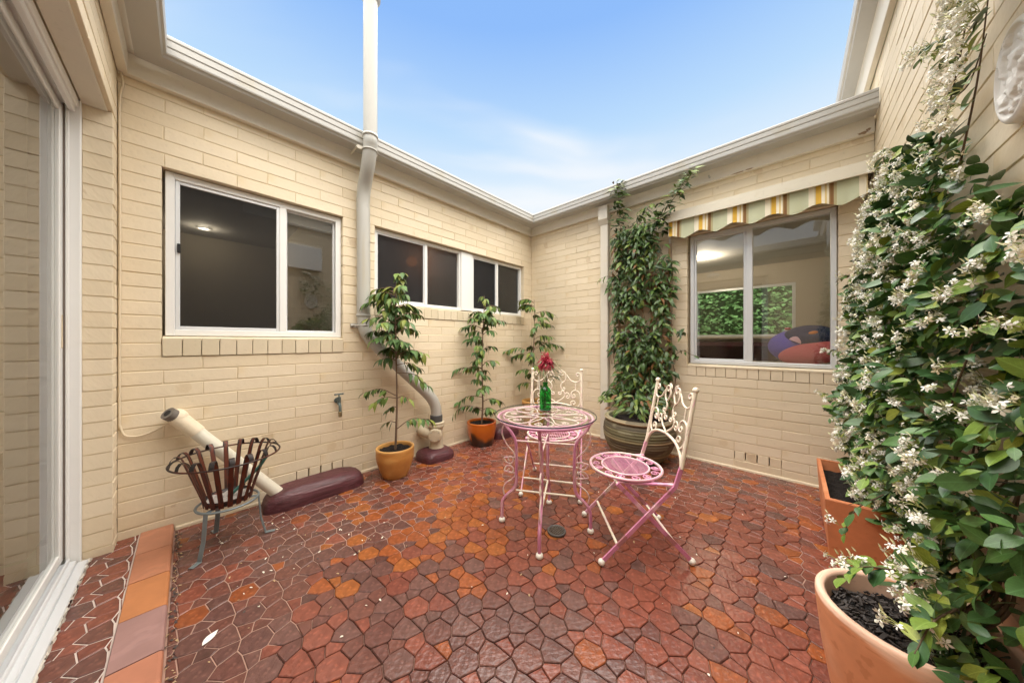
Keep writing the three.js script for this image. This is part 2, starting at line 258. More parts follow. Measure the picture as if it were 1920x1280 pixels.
function brickWall(w, label, len, height, holes, phase, seed, { vents = [], single = 300, extra = [0, 0], soldier = [], thick = 0.2, skirt = null, visible = () => true } = {}) {
  const g = inWall(thing('brick_wall', label, 'wall'), w); g.userData.kind = 'thing';
  const r = rng(seed), list = [];
  const s = new THREE.Shape([[-extra[0], 0], [len + extra[1], 0], [len + extra[1], height], [-extra[0], height]].map((p) => new THREE.Vector2(...p)));
  for (const h of holes) { const hy = Math.max(h[2], 0.001); s.holes.push(new THREE.Path([[h[0] - 0.004, hy], [h[1] + 0.004, hy], [h[1] + 0.004, h[3] + 0.004], [h[0] - 0.004, h[3] + 0.004]].map((p) => new THREE.Vector2(...p)))); }
  for (const q of vents) for (let x = q[0]; x < q[1] + 0.01; x += q[3]) s.holes.push(new THREE.Path([[x - 0.007, q[2] * COURSE + 0.006], [x + 0.007, q[2] * COURSE + 0.006], [x + 0.007, (q[2] + 1) * COURSE - 0.006], [x - 0.007, (q[2] + 1) * COURSE - 0.006]].map((p) => new THREE.Vector2(...p))));
  const core = new THREE.ExtrudeGeometry(s, { depth: thick, bevelEnabled: false }).translate(0, 0, -thick - 0.0035);
  mesh('mortar', core, mortarMat, g);
  if (skirt) mesh('cement_skirting', prismX([[-0.01, -0.02], [0.012, -0.02], [0.009, 0.012], [0.003, 0.02], [-0.01, 0.02]], skirt[0], skirt[1]), brickMats[1], g);
  const rows = Math.ceil(height / COURSE);
  for (let c = 0; c < rows; c++) {
    const y0 = c * COURSE, y1 = Math.min((c + 1) * COURSE, height), h = y1 - y0 - 0.006; if (h < 0.02) continue;
    const off = phase + (c % 2 ? PITCH / 2 : 0);
    let cuts = [[0, len]];
    for (const o of [...holes.filter((q) => q[2] < y1 - 0.02 && q[3] > y0 + 0.02).map((q) => [q[0], q[1]]), ...vents.filter((q) => q[2] === c).map((q) => [q[0], q[1]])]) cuts = cuts.flatMap(([a, b]) => o[1] <= a || o[0] >= b ? [[a, b]] : [[a, o[0]], [o[1], b]].filter(([p, q]) => q - p > 0.015));
    for (const [a, b] of cuts) {
      const js = [a]; for (let k = Math.floor((a - off) / PITCH); off + k * PITCH < b; k++) { const x = off + k * PITCH + (r() - 0.5) * 0.006; if (x > a + 0.03 && x < b - 0.03) js.push(x); } js.push(b);
      for (let k = 0; k < js.length - 1; k++) { const l = js[k] > a ? js[k] + 0.0018 : js[k], e = js[k + 1] < b ? js[k + 1] - 0.0018 : js[k + 1]; list.push({ x: (l + e) / 2, y: (y0 + y1) / 2, L: Math.round((e - l) * 200) / 200, h: Math.round(h * 500) / 500 }); }
    }
    for (const v of vents.filter((q) => q[2] === c)) for (let x = v[0]; x < v[1] - 0.02; x += v[3]) list.push({ x: x + v[3] / 2, y: (y0 + y1) / 2, L: v[3] - (v[4] ?? 0.014), h: Math.round(h * 500) / 500 });
  }
  g.updateMatrixWorld(true);
  for (const b of list) { const p = V(b.x, b.y, 0).applyMatrix4(g.matrixWorld); b.s = visible(p) ? shows(p, b.L * b.h) : 0; }
  list.sort((p, q) => q.s - p.s);
  const rest = [];
  list.forEach((b, n) => { const v = Math.floor(r() * 4), geo = brickGeo(b.L, b.h, 0.1, v), mt = r() < (b.y < 0.3 ? 0.35 : 0.07) ? scuffMats[Math.floor(r() * 2)] : brickMats[Math.floor(r() * 4)], dz = (r() - 0.5) * 0.002, ry = (r() - 0.5) * 0.006;
    if (n < single && b.s > 0) { const m = mesh('brick', geo, mt, g); m.position.set(b.x, b.y, dz); m.rotation.y = ry; m.rotation.z = (r() - 0.5) * 0.002; }
    else rest.push(geo.clone().translate(b.x, b.y, dz)); });
  if (rest.length) { const m = mesh('brick', mergeGeometries(rest, false), brickMats[0], g); m.userData = { kind: 'stuff' }; }
  for (const q of soldier) { // row of upright sill bricks [u0, u1, y0, y1]
    const [u0, u1, a, b] = q, n = Math.round((u1 - u0) / 0.086), st = (u1 - u0) / n, hh = b - a - 0.018;
    for (let k = 0; k < n; k++) { const m = mesh('sill_brick', brickGeo(Math.round((st - 0.003) * 500) / 500, hh, 0.1, k % 4), (w === 'B' ? brickMats : sillMats)[Math.floor(r() * 3)], g); m.position.set(u0 + (k + 0.5) * st, a + hh / 2 + 0.003, (w === 'B' ? 0.002 : 0.008) + (r() - 0.5) * 0.002); }
    // sloping cement capping on top of the sill bricks
    mesh('sill_capping', prismX([[0.006, b - 0.016], [0.006, b - 0.03], [-0.1, b - 0.03], [-0.1, b + 0.006]], u0 + 0.003, u1 - 0.003), brickMats[2], g);
  }
  return g;
}
const W1 = [0.172, 1.222, 13 * COURSE, 27 * COURSE], W2 = [1.50, 3.685, 17 * COURSE, 27 * COURSE], WB = [2.115, 3.196, 10 * COURSE, 27 * COURSE], DOOR = [0.80, XC + 2.78, 0, 29 * COURSE];
brickWall('A', 'long cream painted brick wall with two aluminium windows and a grey vent pipe', ZD - ZB, TOP + 0.13, [W1, W2], 0.354, 11, { vents: [[0.877, 1.222, 1, 0.0863, 0.010]], extra: [0, 0.2], skirt: [0.23, ZD - ZB - 0.014], soldier: [[W1[0], W1[1], W1[2], 1.252], [W2[0], W2[1], W2[2], 1.592]] });
brickWall('B', 'cream painted brick wall under the striped awning', XC - XA, TOP + 0.13, [WB], 0.098, 22, { vents: [[2.515, 2.857, 1, 0.0855, 0.010]], extra: [0.004, -0.004], skirt: [0.012, XC - XA - 0.004], soldier: [[WB[0], WB[1], WB[2], 0.985]] });
brickWall('C', 'tall cream painted brick wall overgrown with white flowering jasmine', 5.2, 3.26, [], 0.12, 33, { extra: [0.6, 0] });
brickWall('D', 'cream painted brick wall around the sliding glass door', XC - XA, TOP + 0.13, [DOOR], 0.05, 44, { extra: [-0.004, 0.0] });

// ---------------------------------------------------------------- eaves: frieze board, soffit and gutter of each wall
const GUT = [[0.07, 2.905], [0.178, 2.905], [0.186, 2.918], [0.197, 2.924], [0.2, 2.932], [0.2, 2.957], [0.194, 2.962], [0.194, 2.968], [0.2, 2.973], [0.2, 3.004], [0.194, 3.009], [0.194, 3.014], [0.2, 3.019], [0.2, 3.034], [0.196, 3.04], [0.186, 3.04], [0.184, 2.95], [0.07, 2.92]];
function eaves(w, label, len, m0, m1, x0 = 0, drop = 0) {
  const g = inWall(thing('roof_eaves', label, 'eaves'), w); g.userData.kind = 'thing';
  const y = (p) => p.map(([a, b]) => [a, b + drop]);
  mesh('frieze_board', prismX(y([[0.004, 2.80], [0.040, 2.80], [0.043, 2.803], [0.043, 2.926], [0.004, 2.926]]), x0, len, m0, m1), trimMat, g);
  mesh('soffit', prismX(y([[-0.12, 2.928], [0.075, 2.928], [0.075, 2.94], [-0.12, 2.94]]), x0, len, m0, m1), soffitMat, g);
  mesh('gutter', prismX(y(GUT), x0, len, m0, m1), gutterMat, g);
  return g;
}
const eA = eaves('A', 'eaves with pale metal gutter above the two aluminium windows', ZD - ZB, 1, -1);
const eB = eaves('B', 'eaves with pale metal gutter above the striped awning', XC - XA - 0.006, 1, 0);
const eD = eaves('D', 'eaves with pale metal gutter above the sliding glass door', XC - XA, 0, -1, 0.006);
for (const u of [2.08, 1.12]) mesh('gutter_joint', prismX(GUT.slice(0, 16).map(([a, b]) => [a + 0.0015, b]), u, u + 0.006), gutterMat, eB);
mesh('gutter_joint', prismX(GUT.slice(0, 16).map(([a, b]) => [a + 0.0015, b]), 2.3, 2.306), gutterMat, eA);
{ // bare timber where the paint has flaked off the frieze board
  const r = rng(97), bare = std([0.30, 0.20, 0.12], 0.9), flake = (e, u, y, w, h) => { const n = 14, sh = new THREE.Shape(Array.from({ length: n }, (_, i) => { const a = i / n * 6.283, q = 0.55 + 0.6 * r(); return new THREE.Vector2(Math.cos(a) * w * q, Math.sin(a) * h * q); })); mesh('paint_flake', new THREE.ExtrudeGeometry(sh, { depth: 0.0006, bevelEnabled: false }).translate(u, y, 0.0431), bare, e); };
  for (const [u, y, w, h] of [[2.55, 2.805, 0.06, 0.006], [2.63, 2.807, 0.035, 0.006], [1.98, 2.806, 0.03, 0.005], [2.1, 2.812, 0.02, 0.005], [3.32, 2.815, 0.03, 0.012], [3.35, 2.83, 0.015, 0.01]]) flake(eB, u, y, w, h);
}
{ // higher eaves of the tall wall
  const g = inWall(thing('roof_eaves', 'high eaves with broad soffit above the tall jasmine wall', 'eaves'), 'C'); g.userData.kind = 'thing';
  mesh('frieze_board', prismX([[0.004, 3.255], [0.034, 3.255], [0.036, 3.26], [0.036, 3.53], [0.004, 3.53]], -4, 5.2), trimMat, g);
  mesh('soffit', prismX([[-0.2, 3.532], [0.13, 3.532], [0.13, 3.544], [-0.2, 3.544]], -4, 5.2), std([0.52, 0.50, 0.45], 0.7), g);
  mesh('gutter', prismX(GUT.map(([a, b]) => [a - 0.062, b + 0.615]), -4, 5.2), gutterMat, g);
}
// roofs (they close the rooms behind the walls)
{
  const roofMat = std([0.33, 0.31, 0.28], 0.6);
  const roof = (w, h, d, x, y, z, rx, rz) => { const m = structure(mesh('roof', box(w, h, d), roofMat)); m.position.set(x, y, z); m.rotation.set(rx, 0, rz); };
  roof(5.2, 0.05, 4.6, XA - 2.62, 3.28, -1.6, 0, -0.11);
  roof(9.2, 0.05, 4.6, XA + 0.3, 3.24, ZB - 2.42, 0.11, 0);
  roof(9.2, 0.05, 4.6, XA + 0.3, 3.24, ZD + 2.42, -0.11, 0);
  roof(3.2, 0.05, 9.6, XC + 1.56, 3.86, -1.5, 0, 0.13);
}

// ---------------------------------------------------------------- rooms behind the glass
const plaster = std([0.50, 0.44, 0.35], 0.8), darkPlaster = plaster, boards = std([0.14, 0.09, 0.06], 0.6), ceilMat = std([0.6, 0.58, 0.55], 0.8);
function room(x0, x1, z0, z1, y1, wallMat, backHole) {
  const sh = (n, g, m) => structure(mesh(n, g, m));
  sh('floor', box(x1 - x0, 0.1, z1 - z0, (x0 + x1) / 2, 0.0, (z0 + z1) / 2), boards);
  sh('ceiling', box(x1 - x0, 0.1, z1 - z0, (x0 + x1) / 2, y1 + 0.05, (z0 + z1) / 2), ceilMat);
  sh('wall_inner', box(0.1, y1, z1 - z0, x0 - 0.05, y1 / 2 + 0.05, (z0 + z1) / 2), wallMat);
  sh('wall_inner', box(0.1, y1, z1 - z0, x1 + 0.05, y1 / 2 + 0.05, (z0 + z1) / 2), wallMat);
  for (const [z, hole] of [[z0 - 0.05, backHole], [z1 + 0.05, null]]) {
    if (hole === 'open') continue;
    if (!hole) sh('wall_inner', box(x1 - x0 + 0.2, y1, 0.1, (x0 + x1) / 2, y1 / 2 + 0.05, z), wallMat);
    else { const s = new THREE.Shape([[x0 - 0.1, 0.05], [x1 + 0.1, 0.05], [x1 + 0.1, y1 + 0.05], [x0 - 0.1, y1 + 0.05]].map((p) => new THREE.Vector2(...p))); s.holes.push(new THREE.Path([[hole[0], hole[2]], [hole[1], hole[2]], [hole[1], hole[3]], [hole[0], hole[3]]].map((p) => new THREE.Vector2(...p)))); sh('wall_inner', new THREE.ExtrudeGeometry(s, { depth: 0.1, bevelEnabled: false }).translate(0, 0, z - 0.05), wallMat); }
  }
}
{ // west room: closed on three sides, its fourth is the long wall
  const x0 = -6.1, x1 = XA - 0.21, z0 = ZB - 0.1, z1 = ZD + 0.3, y1 = 2.7, sh = (n, g, m) => structure(mesh(n, g, m));
  sh('floor', box(x1 - x0, 0.1, z1 - z0, (x0 + x1) / 2, 0, (z0 + z1) / 2), boards); sh('ceiling', box(x1 - x0 + 0.2, 0.1, z1 - z0 + 0.2, (x0 + x1) / 2, y1 + 0.05, (z0 + z1) / 2), ceilMat);
  sh('wall_inner', box(0.1, y1, z1 - z0, x0 - 0.05, y1 / 2 + 0.05, (z0 + z1) / 2), darkPlaster);
  for (const z of [z0 - 0.05, z1 + 0.05]) sh('wall_inner', box(x1 - x0 + 0.1, y1, 0.1, (x0 + x1) / 2, y1 / 2 + 0.05, z), darkPlaster);
  sh('wall_inner', box(x1 - x0, y1, 0.08, (x0 + x1) / 2, y1 / 2 + 0.05, -1.02), darkPlaster);
}
const BACKWIN = [-2.3, 0.05, 1.30, 2.24];
{ // north room behind the awning window
  const x0 = -2.6, x1 = 1.3, z0 = -7.1, z1 = ZB - 0.21, y1 = 2.6, sh = (n, g, m) => structure(mesh(n, g, m));
  sh('floor', box(x1 - x0, 0.1, z1 - z0, (x0 + x1) / 2, 0, (z0 + z1) / 2), boards); sh('ceiling', box(x1 - x0 + 0.2, 0.1, z1 - z0 + 0.2, (x0 + x1) / 2, y1 + 0.05, (z0 + z1) / 2), ceilMat);
  for (const x of [x0 - 0.05, x1 + 0.05]) sh('wall_inner', box(0.1, y1, z1 - z0, x, y1 / 2 + 0.05, (z0 + z1) / 2), plaster);
  const s = new THREE.Shape([[x0 - 0.1, 0.05], [x1 + 0.1, 0.05], [x1 + 0.1, y1 + 0.05], [x0 - 0.1, y1 + 0.05]].map((p) => new THREE.Vector2(...p))); s.holes.push(new THREE.Path([[BACKWIN[0], BACKWIN[2]], [BACKWIN[1], BACKWIN[2]], [BACKWIN[1], BACKWIN[3]], [BACKWIN[0], BACKWIN[3]]].map((p) => new THREE.Vector2(...p))));
  sh('wall_inner', new THREE.ExtrudeGeometry(s, { depth: 0.1, bevelEnabled: false }).translate(0, 0, z0 - 0.1), plaster);
}
{ // room behind the sliding door
  const x0 = -3.0, x1 = 1.2, z0 = ZD + 0.30, z1 = 3.6, y1 = 2.6, sh = (n, g, m) => structure(mesh(n, g, m));
  sh('floor', box(x1 - x0, 0.06, z1 - z0, (x0 + x1) / 2, 0.01, (z0 + z1) / 2), boards); sh('ceiling', box(x1 - x0 + 0.2, 0.1, z1 - z0 + 0.1, (x0 + x1) / 2, y1 + 0.05, (z0 + z1) / 2), ceilMat);
  for (const x of [x0 - 0.05, x1 + 0.05]) sh('wall_inner', box(0.1, y1, z1 - z0, x, y1 / 2 + 0.05, (z0 + z1) / 2), plaster);
  sh('wall_inner', box(x1 - x0 + 0.2, y1, 0.1, (x0 + x1) / 2, y1 / 2 + 0.05, z1 + 0.05), plaster);
}

// ---------------------------------------------------------------- windows (local x along the wall, z out of it)
const frameBars = (x0, x1, y0, y1, w, d, z) => merge([box(w, y1 - y0, d, x0 + w / 2, (y0 + y1) / 2, z), box(w, y1 - y0, d, x1 - w / 2, (y0 + y1) / 2, z), box(x1 - x0 - 2 * w + 0.004, w, d - 0.004, (x0 + x1) / 2, y0 + w / 2, z), box(x1 - x0 - 2 * w + 0.004, w, d - 0.004, (x0 + x1) / 2, y1 - w / 2, z)]);
const paneGeo = (x0, x1, y0, y1, z) => { const g = new THREE.PlaneGeometry(x1 - x0, y1 - y0); return g.translate((x0 + x1) / 2, (y0 + y1) / 2, z); };
const screenMat = std([0.012, 0.012, 0.014], 0.9, { transparent: true, opacity: 0.62 });
{
  const g = inWall(thing('sliding_window', 'two-pane white aluminium sliding window with insect screen above the wall tap', 'window'), 'A'); g.userData.kind = 'thing';
  const [a, b] = W1, y0 = 1.252, y1 = W1[3], z = -0.075, mid = 0.80;
  mesh('frame', frameBars(a + 0.012, b - 0.004, y0, y1 - 0.004, 0.042, 0.07, z), aluWhite, g);
  mesh('mullion', box(0.045, y1 - y0 - 0.084, 0.05, mid, (y0 + y1) / 2, z + 0.006), aluWhite, g);
  mesh('sash', frameBars(a + 0.055, mid - 0.02, y0 + 0.042, y1 - 0.046, 0.022, 0.026, z + 0.012), aluMat, g);
  mesh('sash', frameBars(mid + 0.021, b - 0.048, y0 + 0.042, y1 - 0.046, 0.012, 0.024, z - 0.012), aluMat, g);
  mesh('insect_screen', paneGeo(a + 0.07, mid - 0.04, y0 + 0.06, y1 - 0.066, z + 0.016), screenMat, g);
  mesh('pane', paneGeo(a + 0.07, mid - 0.04, y0 + 0.06, y1 - 0.066, z + 0.006), glassMat(1.5), g);
  mesh('pane', paneGeo(mid + 0.03, b - 0.058, y0 + 0.05, y1 - 0.056, z - 0.012), glassMat(2.2), g);
  mesh('catch', box(0.016, 0.06, 0.02, a + 0.072, 1.83, z + 0.03), nearBlack, g);
  mesh('blind', box(mid - a + 0.3, 0.1, 0.012, (mid + b) / 2 + 0.03, y1 - 0.05, z - 0.13), std([0.55, 0.56, 0.56], 0.8), g);
}
{
  const g = inWall(thing('sliding_window', 'long low window of four frosted panes above the potted saplings', 'window'), 'A'); g.userData.kind = 'thing';
  const [a, b] = W2, y0 = 1.592, y1 = W2[3], z = -0.075, xs = [a + 0.004, 2.08, 2.56, 2.72, 3.18, b - 0.006];
  mesh('frame', frameBars(xs[0], xs[2], y0, y1 - 0.004, 0.034, 0.06, z), aluWhite, g);
  mesh('frame', frameBars(xs[3], xs[5], y0, y1 - 0.004, 0.034, 0.06, z), aluWhite, g);
  mesh('cover_plate', box(xs[3] - xs[2] + 0.02, y1 - y0 - 0.01, 0.012, (xs[2] + xs[3]) / 2, (y0 + y1) / 2, z + 0.04), aluWhite, g);
  for (const sx of [-1, 1]) for (let k = 0; k < 4; k++) mesh('screw', new THREE.CylinderGeometry(0.004, 0.004, 0.004, 8).rotateX(Math.PI / 2).translate((xs[2] + xs[3]) / 2 + sx * 0.075, y0 + 0.08 + k * 0.19, z + 0.047), aluMat, g);
  for (const m of [xs[1], xs[4]]) mesh('mullion', box(0.034, y1 - y0 - 0.07, 0.05, m, (y0 + y1) / 2, z + 0.003), aluWhite, g);
  for (const [p, q, k] of [[xs[0] + 0.034, xs[1] - 0.017, 0], [xs[1] + 0.017, xs[2] - 0.034, 1], [xs[3] + 0.034, xs[4] - 0.017, 2], [xs[4] + 0.017, xs[5] - 0.034, 3]]) {
    mesh('pane', paneGeo(p, q, y0 + 0.034, y1 - 0.038, z - 0.004), pebble, g); mesh('frosted_film', paneGeo(p, q, y0 + 0.034, y1 - 0.038, z - 0.014), frosted, g);
    if (k % 2 === 0) { mesh('insect_screen', paneGeo(p + 0.015, q - 0.01, y0 + 0.048, y1 - 0.052, z + 0.012), screenMat, g); mesh('sash', frameBars(p, q, y0 + 0.034, y1 - 0.038, 0.014, 0.02, z + 0.012), aluMat, g); }
  }
}
{
  const g = inWall(thing('sliding_window', 'two-pane aluminium sliding window below the striped awning', 'window'), 'B'); g.userData.kind = 'thing';
  const [a, b] = WB, y0 = 0.987, y1 = WB[3], z = -0.075, mid = 2.625;
  mesh('frame', frameBars(a + 0.02, b - 0.006, y0, y1 - 0.004, 0.034, 0.07, z), aluMat, g);
  mesh('mullion', box(0.05, y1 - y0 - 0.07, 0.05, mid, (y0 + y1) / 2, z + 0.006), aluMat, g);
  mesh('sash', frameBars(a + 0.055, mid - 0.024, y0 + 0.034, y1 - 0.038, 0.02, 0.026, z + 0.01), aluMat, g);
  mesh('pane', paneGeo(a + 0.07, mid - 0.04, y0 + 0.05, y1 - 0.056, z + 0.006), clearGlass, g);
  mesh('pane', paneGeo(mid + 0.024, b - 0.04, y0 + 0.034, y1 - 0.038, z - 0.012), clearGlass, g);
}
{ // sliding glass door in the wall beside the camera
  const g = inWall(thing('patio_doorway', 'white framed sliding glass door above the terracotta step', 'door'), 'D'); g.userData.kind = 'thing';
  const [a, b] = DOOR, y0 = STEP + 0.004, y1 = DOOR[3] - 0.006;
  mesh('jamb', merge([box(0.028, y1 - y0, 0.05, b - 0.016, (y0 + y1) / 2, -0.125), box(0.018, y1 - y0, 0.05, b - 0.011, (y0 + y1) / 2, -0.176), box(0.010, y1 - y0, 0.012, b - 0.035, (y0 + y1) / 2, -0.140)]), aluWhite, g);
  mesh('jamb', box(0.05, y1 - y0, 0.12, a + 0.027, (y0 + y1) / 2, -0.155), aluWhite, g);
  mesh('head', merge([box(b - a - 0.09, 0.045, 0.10, (a + b) / 2, y1 - 0.028, -0.155), box(b - a - 0.09, 0.03, 0.022, (a + b) / 2, y1 - 0.065, -0.125)]), aluWhite, g);
  mesh('sill_track', merge([box(b - a - 0.09, 0.03, 0.10, (a + b) / 2, y0 + 0.016, -0.160), box(b - a - 0.09, 0.02, 0.010, (a + b) / 2, y0 + 0.041, -0.135), box(b - a - 0.09, 0.014, 0.035, (a + b) / 2, y0 + 0.010, -0.092)]), aluMat, g);
  mesh('sash', frameBars(b - 1.28, b - 0.034, y0 + 0.045, y1 - 0.06, 0.048, 0.026, -0.166), aluWhite, g);
  mesh('sash', frameBars(a + 0.056, b - 1.22, y0 + 0.045, y1 - 0.06, 0.048, 0.026, -0.205), aluWhite, g);
  mesh('pane', paneGeo(b - 1.24, b - 0.078, y0 + 0.088, y1 - 0.10, -0.160), doorGlass, g);
  mesh('pane', paneGeo(a + 0.1, b - 1.265, y0 + 0.088, y1 - 0.10, -0.205), doorGlass, g);
  mesh('draught_strip', box(0.008, y1 - y0 - 0.06, 0.006, b - 0.035, (y0 + y1) / 2 + 0.02, -0.150), std([0.16, 0.13, 0.11], 0.95), g);
  const tear = new THREE.Shape([[-0.003, 0.17], [0.003, 0.17], [0.007, 0.05], [0.009, 0.01], [0.003, 0], [-0.008, 0.002], [-0.005, 0.09]].map((p) => new THREE.Vector2(...p)));
  mesh('paint_drip', new THREE.ExtrudeGeometry(tear, { depth: 0.002, bevelEnabled: false }).translate(b - 0.056, 1.18, -0.1525), brickMats[1], g);
  const lm = mesh('lintel_lining', box(b - a - 0.01, 0.012, 0.085, (a + b) / 2, DOOR[3] - 0.004, -0.06), soffitMat, g); void lm;
  // sheer curtain inside
  const c = thing('curtain', 'pale sheer curtain hanging behind the sliding glass door', 'curtain', [XA + 0.75, 0, ZD + 0.42]);
  const cg = new THREE.PlaneGeometry(1.0, 2.3, 90, 1); { const p = cg.attributes.position; for (let i = 0; i < p.count; i++) p.setZ(i, 0.03 * Math.sin(p.getX(i) * 62) + 0.01 * Math.sin(p.getX(i) * 23)); cg.computeVertexNormals(); }
  mesh('fabric', cg.translate(0, 1.2, 0), new THREE.MeshPhysicalMaterial({ color: rgb(0.75, 0.73, 0.68), roughness: 0.95, transmission: 0.3, thickness: 0, side: THREE.DoubleSide }), c);
  mesh('rail', rod([-0.52, 2.36, 0], [0.52, 2.36, 0], 0.012), aluWhite, c);
}
// ---------------------------------------------------------------- door step
{
  const step = new THREE.Group(); step.name = 'door_step'; scene.add(step); structure(step);
  const x0 = XA + 0.006, x1 = XC - 0.005;
  mesh('grout', box(x1 - x0, STEP - 0.004 + 0.02, 0.34, (x0 + x1) / 2, (STEP - 0.004 - 0.02) / 2, 0.07 + 0.17, 0.002), std([0.60, 0.50, 0.44], 0.8, { bumpMap: paintBump, bumpScale: 0.002 }), step);
  const kind = (x, z, r) => r() < 0.42 ? 'plum' : 'red';
  paveArea(step, x0, x1, 0.206, 0.372, STEP, 77, { gap: 0.005, mod: 1.0, kind, single: 90 });
  const r = rng(5), cols = [[0.50, 0.215, 0.125], [0.46, 0.185, 0.10], [0.52, 0.20, 0.075], [0.34, 0.19, 0.17], [0.48, 0.19, 0.11], [0.40, 0.2, 0.16]];
  const smear = makeFbm(611, 4, 6); const nm = texture(512, (u, v) => { const w = smooth(0.60, 0.72, smear(u, v * 0.5)) * 0.16, t = 0.86 + 0.14 * fA(u, v); return [t + w, t + w * 1.3, t + w * 1.5]; }, true, 2);
  let x = x0 + 0.002, k = 0; while (x < x1 - 0.05) { const L = Math.min(0.29, x1 - x); // nosing tiles
    mesh('nosing_tile', prismX([[-0.068, STEP - 0.004], [-0.064, STEP + 0.003], [-0.055, STEP + 0.006], [0.066, STEP + 0.006], [0.068, STEP + 0.003], [0.068, 0.005], [-0.068, 0.005]], x, x + L - 0.004), std(cols[k % 6], 0.5, { map: nm, bumpMap: paintBump, bumpScale: 0.0006 }), step).position.set(0, (r() - 0.5) * 0.002, 0.134); x += L; k++; }
  // cement fillet along the door track
  const fg = new THREE.BoxGeometry(x1 - x0 - 0.2, 0.02, 0.035, 160, 2, 2); { const p = fg.attributes.position, q = rng(8); for (let i = 0; i < p.count; i++) { p.setY(i, p.getY(i) + (q() - 0.5) * 0.008); p.setZ(i, p.getZ(i) + (q() - 0.5) * 0.012); } fg.computeVertexNormals(); }
  mesh('cement_fillet', fg.translate((x0 + x1) / 2 + 0.05, STEP + 0.002, 0.378), std([0.55, 0.50, 0.43], 0.95), step);
}

// ---------------------------------------------------------------- pipes and fittings on the long wall
const ironMat = std([0.60, 0.52, 0.38], 0.55, { map: paintMap, bumpMap: paintBump, bumpScale: 0.002 });
const steel = std([0.42, 0.44, 0.43], 0.4, { metalness: 0.7 });
{
  const g = thing('vent_pipe', 'tall pale grey vent pipe bending down to a cast iron trap between the pots', 'pipe');
  const R = 0.056, P = [[-2.66, 4.2, -1.065], [-2.66, 3.6, -1.065], [-2.66, 3.0, -1.065], [-2.665, 2.9, -1.066], [-2.72, 2.76, -1.07], [-2.82, 2.62, -1.078], [-2.855, 2.5, -1.08], [-2.856, 2.3, -1.082], [-2.856, 1.9, -1.083], [-2.856, 1.45, -1.083], [-2.855, 1.33, -1.095], [-2.85, 1.23, -1.15], [-2.835, 1.13, -1.24], [-2.80, 0.87, -1.50], [-2.775, 0.70, -1.665], [-2.765, 0.60, -1.745], [-2.76, 0.50, -1.782], [-2.76, 0.40, -1.787], [-2.76, 0.33, -1.787]];
  mesh('pipe', tube(P, R, 150, 22), pipeMat, g);
  const ring = (y, x, z, r = R, h = 0.02) => lathe([[r - 0.004, -h / 2], [r + 0.005, -h / 2], [r + 0.007, 0], [r + 0.005, h / 2], [r - 0.004, h / 2]], 24).translate(x, y, z);
  mesh('collar', ring(2.98, -2.66, -1.065), pipeMat, g); mesh('collar', ring(2.86, -2.678, -1.067, R + 0.002, 0.012), pipeMat, g); mesh('collar', ring(1.45, -2.856, -1.083), pipeMat, g);
  mesh('cowl', merge([lathe([[0.0, 4.40], [0.05, 4.385], [0.088, 4.35], [0.088, 4.335], [0.06, 4.33]], 24), lathe([[0.057, 4.15], [0.08, 4.17], [0.083, 4.22], [0.079, 4.22], [0.06, 4.18]], 24), ...[0, 1, 2, 3].map((k) => rod([0.07 * Math.cos(k * 1.57), 4.2, 0.07 * Math.sin(k * 1.57)], [0.07 * Math.cos(k * 1.57), 4.36, 0.07 * Math.sin(k * 1.57)], 0.006))]).translate(-2.66, 0, -1.065), std([0.30, 0.30, 0.30], 0.5), g);
  mesh('bracket', merge([box(0.012, 0.035, 0.19, -2.912, 1.36, -1.083), tube([[-2.915, 1.36, -1.163], [-2.87, 1.36, -1.15], [-2.797, 1.36, -1.083], [-2.87, 1.36, -1.016], [-2.915, 1.36, -1.003]], 0.007, 30, 6), new THREE.SphereGeometry(0.013, 10, 8).translate(-2.9, 1.36, -1.166), new THREE.SphereGeometry(0.013, 10, 8).translate(-2.9, 1.36, -1.0)]), pipeMat, g);
  mesh('strap', merge([bar([-2.72, 2.885, -0.98], [-2.72, 2.885, -1.15], 0.03, 0.008, V(0, 1, 0)), rod([-2.91, 2.885, -0.98], [-2.72, 2.885, -0.98], 0.008)]), trimMat, g);
  mesh('rubber_sleeve', lathe([[0.05, 0.36], [0.062, 0.36], [0.064, 0.375], [0.064, 0.43], [0.06, 0.44], [0.05, 0.44]], 26).translate(-2.76, 0, -1.787), std([0.06, 0.06, 0.06], 0.7), g);
  const t = mesh('trap', merge([lathe([[0.0, 0.08], [0.078, 0.08], [0.078, 0.105], [0.066, 0.12], [0.064, 0.28], [0.07, 0.31], [0.082, 0.315], [0.084, 0.335], [0.078, 0.34], [0.078, 0.352], [0.083, 0.357], [0.083, 0.37], [0.05, 0.37]], 28).translate(-2.76, 0, -1.787),
    rod([-2.76, 0.26, -1.787], [-2.70, 0.245, -1.735], 0.066, 22), tube([[-2.78, 0.24, -1.76], [-2.84, 0.26, -1.70], [-2.89, 0.30, -1.67]], 0.055, 12, 16)]), ironMat, g);
  const cap = new THREE.Group(); cap.name = 'access_cap'; g.add(cap); cap.position.set(-2.695, 0.245, -1.731); cap.rotation.set(0, Math.atan2(0.75, 0.66), 0);
  mesh('disc', lathe([[0, 0.022], [0.06, 0.02], [0.07, 0.014], [0.072, 0.0], [0.0, -0.004]], 30).rotateX(Math.PI / 2), ironMat, cap);
  for (let k = 0; k < 8; k++) mesh('bolt', new THREE.CylinderGeometry(0.006, 0.006, 0.008, 6).rotateX(Math.PI / 2).translate(0.052 * Math.cos(k * 0.785), 0.052 * Math.sin(k * 0.785), 0.025), k % 2 ? steel : ironMat, cap);
  void t;
}
